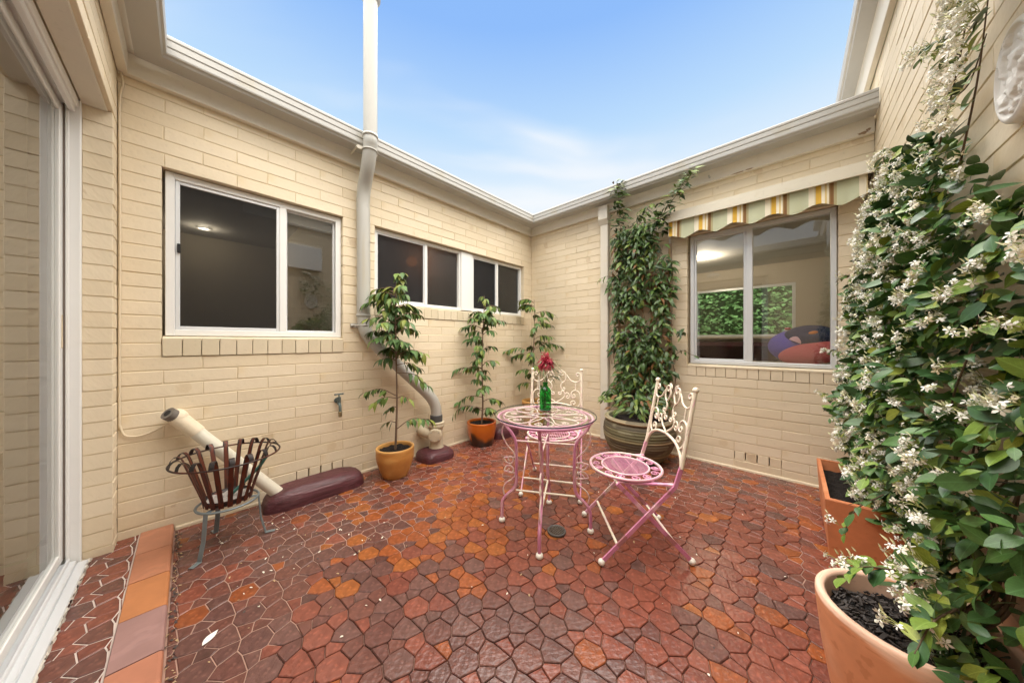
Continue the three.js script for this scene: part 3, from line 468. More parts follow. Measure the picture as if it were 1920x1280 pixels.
{
  const g = thing('waste_pipe', 'short cream plastic waste pipe slanting down behind the fire basket', 'pipe');
  const R = 0.039, cream = std([0.74, 0.70, 0.58], 0.38, { map: paintMap });
  const a = V(-2.845, 0.725, 0.045), b = V(-2.775, 0.06, -0.475), d = b.clone().sub(a).normalize();
  mesh('pipe', rod(a.clone().addScaledVector(d, -0.02), b.clone().addScaledVector(d, 0.03), R, 26), cream, g);
  mesh('socket', merge([rod(a.clone().addScaledVector(d, -0.02), a.clone().addScaledVector(d, 0.13), R + 0.006, 26), rod([XA - 0.02, 0.74, 0.055], a.clone().addScaledVector(d, 0.02), R + 0.004, 22), new THREE.SphereGeometry(R + 0.006, 22, 14).translate(a.x, a.y + 0.01, a.z)]), brickMats[2], g);
  const e = a.clone().addScaledVector(d, -0.01), q = V(0.35, 0.55, 0.55).normalize();
  const end = merge([rod(e, e.clone().addScaledVector(q, 0.062), 0.038, 20)]); mesh('inspection_cap', end, std([0.17, 0.15, 0.13], 0.6), g);
  mesh('painted_cap_hole', rod(e.clone().addScaledVector(q, 0.06), e.clone().addScaledVector(q, 0.0655), 0.019, 12), nearBlack, g);  // black disc painted in for the shade inside the cap opening
}
tag(mesh('wall_cable', merge([tube([[-2.895, 2.80, 0.275], [-2.89, 2.74, 0.266], [-2.905, 2.69, 0.276], [-2.912, 2.6, 0.281]], 0.0055, 16, 6), tube([[-2.912, 2.6, 0.281], [-2.912, 1.8, 0.279], [-2.911, 1.2, 0.281], [-2.912, 0.72, 0.281]], 0.0055, 10, 6), tube([[-2.912, 0.72, 0.281], [-2.908, 0.655, 0.26], [-2.905, 0.642, 0.2], [-2.90, 0.67, 0.13], [-2.89, 0.70, 0.09]], 0.006, 20, 6)]), brickMats[1]), 'thin cream painted cable running down the wall corner beside the door', 'cable');
{
  const g = thing('garden_tap', 'small weathered brass garden tap on the cream wall', 'tap', [XA, 0.70, -0.883]);
  const verdi = std([0.20, 0.26, 0.25], 0.55, { metalness: 0.5, map: tileMap });
  mesh('body', merge([rod([-0.01, 0, 0], [0.055, 0, 0], 0.012, 12), rod([0.055, 0.035, 0], [0.055, -0.03, 0], 0.015, 12), tube([[0.055, -0.02, 0], [0.075, -0.03, 0], [0.085, -0.06, 0], [0.085, -0.10, 0]], 0.012, 14, 10), new THREE.CylinderGeometry(0.024, 0.024, 0.006, 16).rotateZ(Math.PI / 2).translate(0.004, 0, 0)]), verdi, g);
  mesh('nozzle', lathe([[0.009, -0.13], [0.014, -0.13], [0.014, -0.10], [0.016, -0.095], [0.016, -0.085], [0.01, -0.085]], 14).translate(0.085, 0, 0), std([0.28, 0.22, 0.12], 0.5, { metalness: 0.6 }), g);
  mesh('handle', merge([rod([0.055, 0.03, 0], [0.055, 0.06, 0], 0.005), rod([0.055, 0.06, -0.03], [0.055, 0.06, 0.03], 0.006), new THREE.SphereGeometry(0.008, 8, 6).translate(0.055, 0.06, 0.03), new THREE.SphereGeometry(0.008, 8, 6).translate(0.055, 0.06, -0.03)]), verdi, g);
}
function mound(label, x, z, hx, hy, hz, seed) {
  const g = new THREE.SphereGeometry(1, 56, 32), p = g.attributes.position, n = makeNoise(seed, 32), pw = (v, e) => Math.sign(v) * Math.abs(v) ** e;
  for (let i = 0; i < p.count; i++) { let a = p.getX(i), b = p.getY(i), c = p.getZ(i); const w = 1 + 0.05 * (n(a * 3 + 9, c * 3 + b * 2 + 9) - 0.5); p.setXYZ(i, pw(a, 0.55) * hx * w, (b > 0 ? pw(b, 0.7) * hy : b * 0.012) * w, pw(c, 0.5) * hz * w); }
  g.computeVertexNormals(); const m = mesh('cement_mound', g, moundMat); m.position.set(x, -0.002, z); return tag(m, label, 'mound', null);
}
const moundMat = std([0.135, 0.038, 0.048], 0.46, { bumpMap: texture(256, (u, v) => 0.6 * fA(u, v) + 0.4 * fD(u, v), false, 3), bumpScale: 0.006, map: tileMap });
mound('long maroon painted cement mound at the foot of the wall behind the fire basket', -2.79, -0.70, 0.148, 0.135, 0.345, 3);
mound('maroon painted cement mound under the cast iron trap', -2.745, -1.76, 0.155, 0.105, 0.175, 4);
mound('maroon painted cement mound behind the glossy orange pot', -2.76, -2.80, 0.14, 0.14, 0.21, 6);
{
  const g = thing('floor_drain', 'round dark grated floor drain under the glass table', 'drain', [-1.10, 0.003, -1.60]);
  mesh('rim', lathe([[0.044, -0.01], [0.058, -0.01], [0.060, 0.006], [0.056, 0.010], [0.047, 0.008], [0.044, -0.002]], 32), std([0.10, 0.09, 0.085], 0.5, { metalness: 0.3 }), g);
  mesh('grate', merge([...[-3, -2, -1, 0, 1, 2, 3].flatMap((k) => { const l = Math.sqrt(0.046 ** 2 - (k * 0.0125) ** 2); return [rod([-l, 0.004, k * 0.0125], [l, 0.004, k * 0.0125], 0.0028, 6), rod([k * 0.0125, 0.0055, -l], [k * 0.0125, 0.0055, l], 0.0028, 6)]; })]), std([0.13, 0.10, 0.08], 0.5, { metalness: 0.4 }), g);
  mesh('painted_sump', new THREE.CircleGeometry(0.046, 24).rotateX(-Math.PI / 2).translate(0, -0.001, 0), nearBlack, g);  // black disc painted in for the dark depth below the grate
}
// rectangular downpipe on the far wall
{
  const g = inWall(thing('square_downpipe', 'square off-white downpipe beside the climbing vine', 'downpipe'), 'B');
  mesh('pipe', box(0.10, 2.72, 0.062, 1.215, 1.36, 0.036, 0.006), trimMat, g);
  mesh('head', merge([box(0.122, 0.17, 0.10, 1.215, 2.80, 0.055, 0.004), prismX([[0.005, 2.66], [0.07, 2.66], [0.105, 2.715], [0.005, 2.715]], 1.156, 1.274)]), trimMat, g);
}
// ---------------------------------------------------------------- awning
{
  const g = inWall(thing('window_awning', 'retracted awning with cream hood and striped scalloped valance', 'awning'), 'B');
  const u0 = 1.945, u1 = 3.365;
  mesh('hood', merge([prismX([[0.003, 2.59], [0.13, 2.565], [0.158, 2.553], [0.160, 2.458], [0.148, 2.455], [0.148, 2.54], [0.003, 2.575]], u0, u1), box(0.006, 0.12, 0.15, u0 - 0.002, 2.515, 0.08), box(0.006, 0.12, 0.15, u1 + 0.002, 2.515, 0.08)]), std([0.70, 0.65, 0.53], 0.45, { map: paintMap }), g);
  mesh('roller', rod([u0 + 0.01, 2.475, 0.075], [u1 - 0.01, 2.475, 0.075], 0.045, 20), std([0.06, 0.045, 0.03], 0.9), g);
  const stripe = document.createElement('canvas'); stripe.width = 512; stripe.height = 8; const c = stripe.getContext('2d');
  for (const [a, b, col] of [[0, 0.42, '#c2c5a6'], [0.42, 0.55, '#efe6cf'], [0.55, 0.575, '#d8cba6'], [0.575, 0.69, '#ddb044'], [0.69, 0.76, '#f1e8d0'], [0.76, 0.80, '#e2c98a'], [0.80, 0.845, '#f1e8d0'], [0.845, 0.87, '#a58a5c'], [0.87, 0.94, '#86613a'], [0.94, 1, '#b0a67e']]) { c.fillStyle = col; c.fillRect(a * 512, 0, (b - a) * 512 + 1, 8); }
  const st = new THREE.CanvasTexture(stripe); st.colorSpace = THREE.SRGBColorSpace; st.wrapS = st.wrapT = THREE.RepeatWrapping; st.repeat.set(1, 1); st.magFilter = THREE.LinearFilter;
  const per = 0.272, nx = 150, pos = [], uv = [], idx = [], fold = (x) => 0.004 * Math.sin(x * 31) + 0.003 * Math.sin(x * 73 + 1);
  for (let i = 0; i <= nx; i++) { const x = mix(u0 + 0.02, u1 - 0.03, i / nx), ph = (x - u0 + 0.10) / per, yb = 2.272 + 0.045 * (0.5 - 0.5 * Math.cos(ph * 2 * Math.PI)) ** 0.8;
    for (let j = 0; j <= 4; j++) { const t = j / 4; pos.push(x, mix(2.475, yb, t), 0.118 + fold(x) * t + 0.01 * t); uv.push(ph + 0.1, t); if (i < nx && j < 4) { const a = i * 5 + j, b = a + 5; idx.push(a, a + 1, b, b, a + 1, b + 1); } } }
  const vg = new THREE.BufferGeometry(); vg.setAttribute('position', new THREE.Float32BufferAttribute(pos, 3)); vg.setAttribute('uv', new THREE.Float32BufferAttribute(uv, 2)); vg.setIndex(idx); vg.computeVertexNormals();
  const back = vg.clone(); back.translate(0, 0, -0.0025);
  mesh('valance', merge([vg, back]), std([1, 1, 1], 0.85, { map: st }), g);
  for (const [u, y0, y1] of [[u1 - 0.012, 1.15, 2.2], [u0 + 0.012, 1.08, 2.42]]) mesh('guide_rod', rod([u, y0, 0.035], [u, y1, 0.035], 0.006, 8), std([0.75, 0.74, 0.72], 0.4), g);
  mesh('spring_catch', merge([tube([[u1 - 0.012, 2.36, 0.035], [u1 - 0.03, 2.30, 0.04], [u1 - 0.028, 2.22, 0.045], [u1 - 0.012, 2.2, 0.035], [u1 + 0.004, 2.22, 0.045], [u1 + 0.006, 2.30, 0.04], [u1 - 0.012, 2.36, 0.035]], 0.0045, 30, 6), box(0.014, 0.06, 0.014, u1 - 0.012, 2.22, 0.04), box(0.03, 0.012, 0.018, u1 - 0.012, 2.185, 0.04)]), std([0.2, 0.19, 0.18], 0.4, { metalness: 0.7 }), g);
  mesh('wall_hook', tube([[2.32, 2.865, 0.045], [2.32, 2.85, 0.07], [2.325, 2.83, 0.066], [2.33, 2.84, 0.055]], 0.004, 12, 6), steel, g);
}
// ---------------------------------------------------------------- leaves
function leafGeo(L, W, { curl = 0.25, fold = 0.25, peak = 0.45, tip = 1.3, seg = 6 } = {}) {
  const pos = [], idx = [], uv = [];
  for (let i = 0; i <= seg; i++) { const t = i / seg, w = W / 2 * (t < peak ? Math.sin(t / peak * Math.PI / 2) ** 0.8 : Math.cos((t - peak) / (1 - peak) * Math.PI / 2) ** tip), z = -curl * L * t * t, y = L * (t - 0.12 * curl * t * t);
    pos.push(-w, y, z + fold * w, 0, y, z, w, y, z + fold * w); uv.push(0.5 - w / W, t, 0.5, t, 0.5 + w / W, t);
    if (i < seg) { const a = i * 3; idx.push(a, a + 1, a + 4, a, a + 4, a + 3, a + 1, a + 2, a + 5, a + 1, a + 5, a + 4); } }
  const g = new THREE.BufferGeometry(); g.setAttribute('position', new THREE.Float32BufferAttribute(pos, 3)); g.setAttribute('uv', new THREE.Float32BufferAttribute(uv, 2)); g.setIndex(idx); g.computeVertexNormals(); return plain(g);
}
const leafTex = texture(256, (u, v) => { const m = Math.abs(u - 0.5), rib = m < 0.022 ? 0.25 : 0, vein = 0.07 * smooth(0.75, 1, Math.sin((v * 9 - m * 5) * 2 * Math.PI)); const t = 0.78 + 0.18 * fA(u, v) + rib + vein; return [t, t, t * 0.92]; }, true, 1);
const leafMat = (c, rough = 0.45) => new THREE.MeshPhysicalMaterial({ color: rgb(...c), roughness: rough, specularIntensity: 0.6, map: leafTex, side: THREE.DoubleSide });
const basis = (pos, dir, nrm, s) => { const y = dir.clone().normalize(), z = nrm.clone().addScaledVector(y, -nrm.dot(y)); if (z.lengthSq() < 1e-6) z.set(y.y, -y.x, 0.01); z.normalize(); const x = V().crossVectors(y, z); return new THREE.Matrix4().makeBasis(x, y, z).scale(V(s, s, s)).setPosition(pos); };
// puts geos[k.g] with mats[k.m] at k.M (parent's axes); the `single` that show largest are meshes of their own, the rest one mesh per material
function scatter(parent, name, geos, mats, list, single) {
  parent.updateMatrixWorld(true); const p = V(), s = V();
  for (const k of list) { p.setFromMatrixPosition(k.M).applyMatrix4(parent.matrixWorld); s.setFromMatrixScale(k.M); k.s = shows(p, s.x * s.x * (k.big ?? 1)) ; }
  list.sort((a, b) => b.s - a.s);
  const rest = mats.map(() => []);
  list.forEach((k, i) => { if (i < single && k.s > 0) { const m = mesh(name, geos[k.g], mats[k.m], parent); m.applyMatrix4(k.M); } else rest[k.m].push(geos[k.g].clone().applyMatrix4(k.M)); });
  rest.forEach((r, i) => { if (r.length) { const m = mesh(name, mergeGeometries(r, false), mats[i], parent); m.userData = { kind: 'stuff' }; } });
}
const dirOf = (az, el) => V(Math.cos(az) * Math.cos(el), Math.sin(el), Math.sin(az) * Math.cos(el));

// ---------------------------------------------------------------- pots and saplings
const soilBump = texture(256, (u, v) => fC(u, v) * 0.6 + fD(u, v) * 0.4, false, 4);
const soilMat = std([0.035, 0.022, 0.016], 0.95, { bumpMap: soilBump, bumpScale: 0.03, map: tileMap });
function soilGeo(r, y, seed) { const g = new THREE.CircleGeometry(r, 40).rotateX(-Math.PI / 2); const d = new THREE.RingGeometry(0.001, r, 36, 9).rotateX(-Math.PI / 2), p = d.attributes.position, q = rng(seed); for (let i = 0; i < p.count; i++) p.setY(i, y + (q() - 0.5) * 0.016); d.computeVertexNormals(); void g; return d; }
const glazeBump = texture(256, (u, v) => fB(u, v), false, 2);
const speckle = (seed, a, b, lo, hi) => { const f = makeFbm(seed, 4, 6); return texture(512, (u, v) => { const k = smooth(lo, hi, f(u, v)), j = 0.93 + 0.14 * fA(u, v); return a.map((x, i) => mix(x, b[i], k) * j); }, true, 1); };
function pot(name, label, [x, z], prof, mat, soilR, soilY, y = 0) { const g = thing(name, label, 'pot', [x, y, z]); mesh('body', lathe(prof, 56), mat, g); mesh('soil', soilGeo(soilR, soilY, 5), soilMat, g); return g; }
const ochre = std([1, 1, 1], 0.42, { map: speckle(701, [0.80, 0.60, 0.34], [0.72, 0.49, 0.24], 0.45, 0.7), bumpMap: glazeBump, bumpScale: 0.002 });
const p1 = [-2.635, -1.275], p2 = [-2.70, -2.37], p3 = [-2.63, -3.27];
const potProf = (R, b, h) => [[0, 0], [b, 0], [b + 0.008, 0.01], [mix(b, R, 0.45), h * 0.22], [R * 0.98, h * 0.6], [R, h * 0.78], [R * 0.985, h * 0.88], [R * 1.01, h * 0.93], [R * 1.01, h * 0.985], [R * 0.98, h], [R * 0.9, h], [R * 0.87, h * 0.97], [R * 0.85, h * 0.8]];
pot('glazed_pot', 'matt ochre pot holding the tallest sapling in front of the vent pipe', p1, potProf(0.163, 0.10, 0.265), ochre, 0.142, 0.235);
{ const g = thing('glazed_pot', 'glossy burnt orange pot with dark drips round its base', 'pot', [p2[0], 0, p2[1]]);
  const drip = makeNoise(88, 64), t = texture(512, (u, v) => { const e = 0.20 + 0.16 * drip(u * 5, 0.5) + 0.03 * drip(u * 22, 3); const k = smooth(e - 0.05, e + 0.02, v), s = 0.9 + 0.2 * fB(u, v), d = smooth(0.55, 0.75, fB(v, u)) * 0.25; return [mix(0.20, 0.74 - d * 0.4, k) * s, mix(0.13, 0.38 - d * 0.5, k) * s, mix(0.08, 0.09, k) * s]; }, true, 1);
  mesh('body', lathe(potProf(0.172, 0.125, 0.27), 56), new THREE.MeshPhysicalMaterial({ map: t, roughness: 0.28, clearcoat: 0.5, clearcoatRoughness: 0.15, side: THREE.DoubleSide }), g); mesh('soil', soilGeo(0.15, 0.24, 6), soilMat, g); }
pot('glazed_pot', 'ochre pot in the wall corner behind the glass table', p3, potProf(0.165, 0.11, 0.40), ochre, 0.142, 0.36);
const barkMat = std([0.20, 0.13, 0.085], 0.85, { bumpMap: soilBump, bumpScale: 0.004 });
const saplingLeaf = [leafGeo(0.098, 0.036, { curl: 0.35, fold: 0.3 }), leafGeo(0.088, 0.032, { curl: 0.5, fold: 0.35 }), leafGeo(0.08, 0.036, { curl: 0.2, fold: 0.2 })];
const saplingMats = [leafMat([0.105, 0.20, 0.062]), leafMat([0.08, 0.155, 0.058]), leafMat([0.165, 0.25, 0.07]), leafMat([0.24, 0.28, 0.065])];
function sapling(label, [x, z], base, top, lean, branches, seed, size = 1) {
  const g = thing('potted_sapling', label, 'plant', [x, base, z]), r = rng(seed), H = top - base, leaves = [], twigs = [];
  const stemAt = (t) => V(lean[0] * t + 0.012 * Math.sin(t * 7 + seed), H * t, lean[1] * t + 0.012 * Math.cos(t * 6 + seed));
  mesh('trunk', taper([0, 0.15, 0.3, 0.45, 0.6, 0.75, 0.9, 1].map((t) => t === 0 ? V(0, -0.03, 0) : stemAt(t)), 0.011, 0.003, 30, 8), barkMat, g);
  const leafOn = (p, dir, young) => { const n = V((r() - 0.5) * 0.7, 1, (r() - 0.5) * 0.7); leaves.push({ g: Math.floor(r() * 3), m: r() < young ? 2 + Math.floor(r() * 2) : Math.floor(r() * 2.3), M: basis(p, dir, n, (0.75 + 0.5 * r()) * size) }); };
  for (let [y, az, len, el, n] of branches) {
    const t = clamp((y - base) / H), p0 = stemAt(t), az2 = az + (r() - 0.5) * 0.2, mid = p0.clone().addScaledVector(dirOf(az2, el + 0.15), len * 0.55), end = p0.clone().addScaledVector(dirOf(az2, el - 0.15), len);
    twigs.push(taper([p0, mid, end], 0.0045, 0.0018, 8, 5)); const c = new THREE.CatmullRomCurve3([p0, mid, end]);
    n = Math.round(n * 1.35); for (let k = 0; k < n; k++) { const s = Math.min(1, 0.3 + 0.7 * (k + r() * 0.5) / n), p = c.getPoint(s); leafOn(p, dirOf(az2 + (k % 2 ? 1 : -1) * (0.5 + r() * 0.7), -0.25 - r() * 0.8), t > 0.85 ? 0.55 : 0.2); }
    leafOn(end, dirOf(az2, -0.5), 0.4);
  }
  if (twigs.length) mesh('branch', merge(twigs), barkMat, g);
  scatter(g, 'leaf', saplingLeaf, saplingMats, leaves, 300);
}
{ // shoots trained along the walls: RT and LF are the two ways
  const RT = Math.atan2(-0.68, 0.73), LF = RT + Math.PI, B = [];
  const r = rng(808);
  for (let k = 0; k < 42; k++) { const y = 1.02 + 0.66 * (k / 42) + r() * 0.05; B.push([y, r() * 6.28, 0.09 + 0.15 * r(), 0.1 + r() * 0.5, 8]); }
  B.push([1.55, LF, 0.25, 0.15, 8], [1.68, LF + 0.4, 0.16, 0.2, 7], [1.7, RT, 0.10, 1.2, 7], [1.76, RT + 0.3, 0.10, 0.9, 6], [1.80, 0, 0.03, 1, 5], [1.08, RT + 0.2, 0.28, 0.25, 9], [1.0, RT - 0.3, 0.20, 0.0, 7], [0.93, RT, 0.30, -0.25, 8], [0.72, LF, 0.30, 0.25, 9], [0.70, LF - 0.4, 0.20, 0.0, 7], [0.62, LF + 0.6, 0.12, -0.2, 5], [0.70, RT + 0.4, 0.14, 0.2, 4], [0.42, RT, 0.32, 0.45, 11], [0.48, LF, 0.10, 0.1, 2]);
  sapling('tallest green sapling with a dense leafy crown in front of the vent pipe', p1, 0.235, 1.80, [0.03, 0.0], B, 1);
  const B2 = [], r2 = rng(809);
  for (let k = 0; k < 26; k++) { const y = 0.62 + 1.0 * (k / 26) + 0.06 * r2(); B2.push([y, r2() * 6.28, 0.08 + 0.12 * r2(), 0.2 + r2() * 0.4, 5]); }
  for (let k = 0; k < 9; k++) B2.push([1.44 + 0.22 * r2(), r2() * 6.28, 0.12 + 0.12 * r2(), 0.3, 7]);
  B2.push([1.40, RT, 0.26, 0.35, 8], [1.36, LF, 0.24, 0.25, 9], [1.30, LF - 0.3, 0.16, 0.3, 6], [0.86, LF, 0.42, 0.05, 11], [0.90, LF + 0.1, 0.22, 0.0, 4], [0.55, LF, 0.30, -0.05, 7], [0.42, LF, 0.36, 0.0, 8], [0.50, RT, 0.20, 0.2, 8], [0.40, RT + 0.5, 0.16, 0.3, 8], [0.38, LF + 0.5, 0.16, 0.3, 8], [0.34, RT - 0.8, 0.14, 0.3, 7], [1.68, 0, 0.05, 1.0, 6], [1.72, 2, 0.04, 1.0, 4]);
  sapling('slender sapling with sideways shoots in the glossy orange pot', p2, 0.24, 1.76, [0.02, -0.02], B2, 2);
  const B3 = [], r3 = rng(810);
  for (let k = 0; k < 16; k++) B3.push([0.72 + 1.05 * (k / 16), r3() * 6.28, 0.09 + 0.15 * r3(), 0.3, 6]);
  for (let k = 0; k < 6; k++) B3.push([1.62 + 0.16 * r3(), LF + (r3() - 0.5), 0.1 + 0.12 * r3(), 0.35, 6]);
  B3.push([1.05, LF, 0.42, 0.2, 12], [1.0, LF + 0.2, 0.36, 0.05, 10], [1.12, RT, 0.36, 0.25, 10], [1.1, RT + 0.5, 0.25, 0.2, 7], [1.45, RT, 0.24, 0.1, 8], [1.6, RT, 0.26, 0.15, 8], [0.62, LF, 0.2, 0.1, 7], [0.58, RT, 0.18, 0.1, 6]);
  sapling('sapling in the wall corner behind the glass table', p3, 0.36, 1.80, [-0.02, -0.03], B3, 3, 1.05);
}
// ---------------------------------------------------------------- urn with climbing vine
const URN = [-1.17, -3.19];
{
  const prof = [[0, 0], [0.21, 0], [0.225, 0.012]]; for (let i = 0; i <= 46; i++) { const t = i / 46, y = 0.02 + t * 0.36, r = 0.225 + 0.135 * Math.sin(Math.min(1, t * 1.02) * Math.PI * 0.62) ** 0.85 - 0.015 * t + 0.0035 * Math.sin(t * 82); prof.push([r, y]); }
  prof.push([0.315, 0.395], [0.312, 0.405], [0.33, 0.412], [0.338, 0.425], [0.33, 0.44], [0.30, 0.445], [0.288, 0.43], [0.28, 0.38]);
  const f = makeFbm(433, 4, 6), f2 = makeFbm(434, 8, 5), t = texture(512, (u, v) => { const moss = smooth(0.52, 0.62, f(u, v)) * 0.9, lime = smooth(0.58, 0.66, f2(u, v)), ring = smooth(0.55, 0.8, f2(v * 3, u * 0.02 + 0.3)), c = [0.58, 0.52, 0.41].map((x) => x * (0.55 + 0.8 * ring)); return [0, 1, 2].map((i) => mix(mix(c[i], [0.46, 0.46, 0.30][i], moss * 0.45), [0.58, 0.56, 0.46][i], lime * 0.5)); }, true, 1);
  const g = thing('stone_urn', 'big ribbed mossy stone urn holding the climbing vine', 'urn', [URN[0], 0, URN[1]]);
  mesh('body', lathe(prof, 72), std([1, 1, 1], 0.75, { map: t, bumpMap: t, bumpScale: 0.012 }), g);
  mesh('soil', soilGeo(0.288, 0.395, 9), soilMat, g);
  const tr = thing('trellis', 'wooden trellis almost hidden in the climbing vine', 'trellis', [0, 0, ZB]), wood = std([0.30, 0.19, 0.10], 0.8);
  for (let k = 0; k < 4; k++) mesh('slat', box(0.022, 1.85, 0.010, -1.52 + k * 0.185, 1.34, 0.045, 0.002), wood, tr);
  for (let k = 0; k < 6; k++) mesh('slat', box(0.62, 0.022, 0.010, -1.24, 0.55 + k * 0.28, 0.056, 0.002), wood, tr);
  const v = thing('climbing_vine', 'dark green climbing vine covering the trellis above the urn', 'vine', [URN[0], 0.39, URN[1]]);
  const r = rng(515), leaves = [], stems = [], off = V(-URN[0], -0.39, -URN[1]);
  const geos = [leafGeo(0.10, 0.030, { curl: 0.3, fold: 0.3, peak: 0.4 }), leafGeo(0.085, 0.030, { curl: 0.15, fold: 0.2 }), leafGeo(0.11, 0.034, { curl: 0.45, fold: 0.3 })];
  const mats = [leafMat([0.070, 0.130, 0.042], 0.34), leafMat([0.095, 0.17, 0.050], 0.34), leafMat([0.050, 0.095, 0.036], 0.34), leafMat([0.18, 0.25, 0.06], 0.38), leafMat([0.21, 0.10, 0.04], 0.45)];
  for (let k = 0; k < 7; k++) { const x0 = -1.5 + 0.1 * k, pts = [V(URN[0] + (r() - 0.5) * 0.2, 0.40, URN[1] - 0.1 * r()), V(x0, 0.75, ZB + 0.10)]; for (let y = 1.05; y < 2.5; y += 0.3) pts.push(V(clamp(x0 + (r() - 0.5) * 0.25, -1.56, -0.93), y, ZB + 0.07 + 0.06 * r())); stems.push(taper(pts.map((p) => p.add(off)), 0.006, 0.0025, 50, 5)); }
  const arms = [[V(-1.42, 2.35, ZB + 0.09), V(-1.48, 2.6, ZB + 0.12), V(-1.46, 2.82, ZB + 0.2), V(-1.45, 3.02, ZB + 0.26)], [V(-1.12, 2.3, ZB + 0.10), V(-1.02, 2.52, ZB + 0.16), V(-0.85, 2.68, ZB + 0.24), V(-0.70, 2.86, ZB + 0.30)], [V(-1.25, 2.3, ZB + 0.08), V(-1.28, 2.55, ZB + 0.1), V(-1.15, 2.7, ZB + 0.12)], [V(-0.97, 1.35, ZB + 0.1), V(-0.84, 1.33, ZB + 0.12), V(-0.80, 1.28, ZB + 0.14)], [V(-0.9, 1.08, ZB + 0.06), V(-0.83, 1.12, ZB + 0.05), V(-0.76, 1.08, ZB + 0.04), V(-0.68, 1.06, ZB + 0.03)], [V(-1.5, 1.95, ZB + 0.1), V(-1.62, 2.0, ZB + 0.13), V(-1.72, 1.98, ZB + 0.14)], [V(-1.45, 0.75, ZB + 0.2), V(-1.55, 0.62, ZB + 0.3), V(-1.62, 0.55, ZB + 0.3)]];
  const put = (p, dir, s, young) => leaves.push({ g: Math.floor(r() * 3), m: r() < young ? 3 : r() < 0.07 ? 4 : Math.floor(r() * 3), M: basis(p.clone().add(off), dir, V((r() - 0.5) * 1.2, 0.7 + 0.6 * r(), 0.6 + r() * 0.7), s) });
  arms.forEach((a, i) => { const c = new THREE.CatmullRomCurve3(a), n = [170, 210, 80, 14, 5, 18, 30][i]; stems.push(taper(a.map((p) => p.clone().add(off)), 0.004, 0.002, 16, 5)); for (let k = 0; k < n; k++) { const t = r(), p = c.getPoint(t), w = i < 3 ? 0.10 * (1.1 - t * 0.6) : 0.03; p.add(V((r() - 0.5) * 2 * w, (r() - 0.5) * 2 * w, (r() - 0.5) * w)); put(p, dirOf(r() * 6.28, i < 2 ? 0.6 - r() * 1.0 : -0.2 - r() * 0.7), i === 4 ? 0.75 : 0.6 + r() * 0.45, t > 0.7 ? 0.6 : 0.15); } });
  for (let k = 0; k < 2300; k++) {
    const y = mix(0.55, 2.52, r() ** 0.9), wl = -1.58 + 0.03 * Math.sin(y * 9), wr = -0.93 + 0.04 * Math.sin(y * 7 + 1) - 0.04 * smooth(2.0, 2.4, y), x = mix(wl, wr, r());
    const gapN = zone(x * 7 + 3, y * 5 + 20); if (gapN < 0.24 && r() < 0.9) continue;
    const d = 0.04 + 0.16 * r() * (0.6 + 0.4 * Math.sin((x + 1.58) / 0.65 * Math.PI)); put(V(x, y, ZB + d), dirOf(Math.PI / 2 + (r() - 0.5) * 3.4, -0.15 - r() * 0.9), 0.7 + r() * 0.5, 0.12);
  }
  for (let k = 0; k < 120; k++) { const a = r() * 6.28, d = r() * 0.26; put(V(URN[0] - 0.04 + Math.cos(a) * d * 1.1, 0.46 + 0.2 * r(), URN[1] - 0.08 + Math.sin(a) * d * 0.8), dirOf(a, 0.2 - r() * 0.8), 0.8 + r() * 0.4, 0.3); }
  mesh('stem', merge(stems), barkMat, v);
  scatter(v, 'leaf', geos, mats, leaves, 300);
}

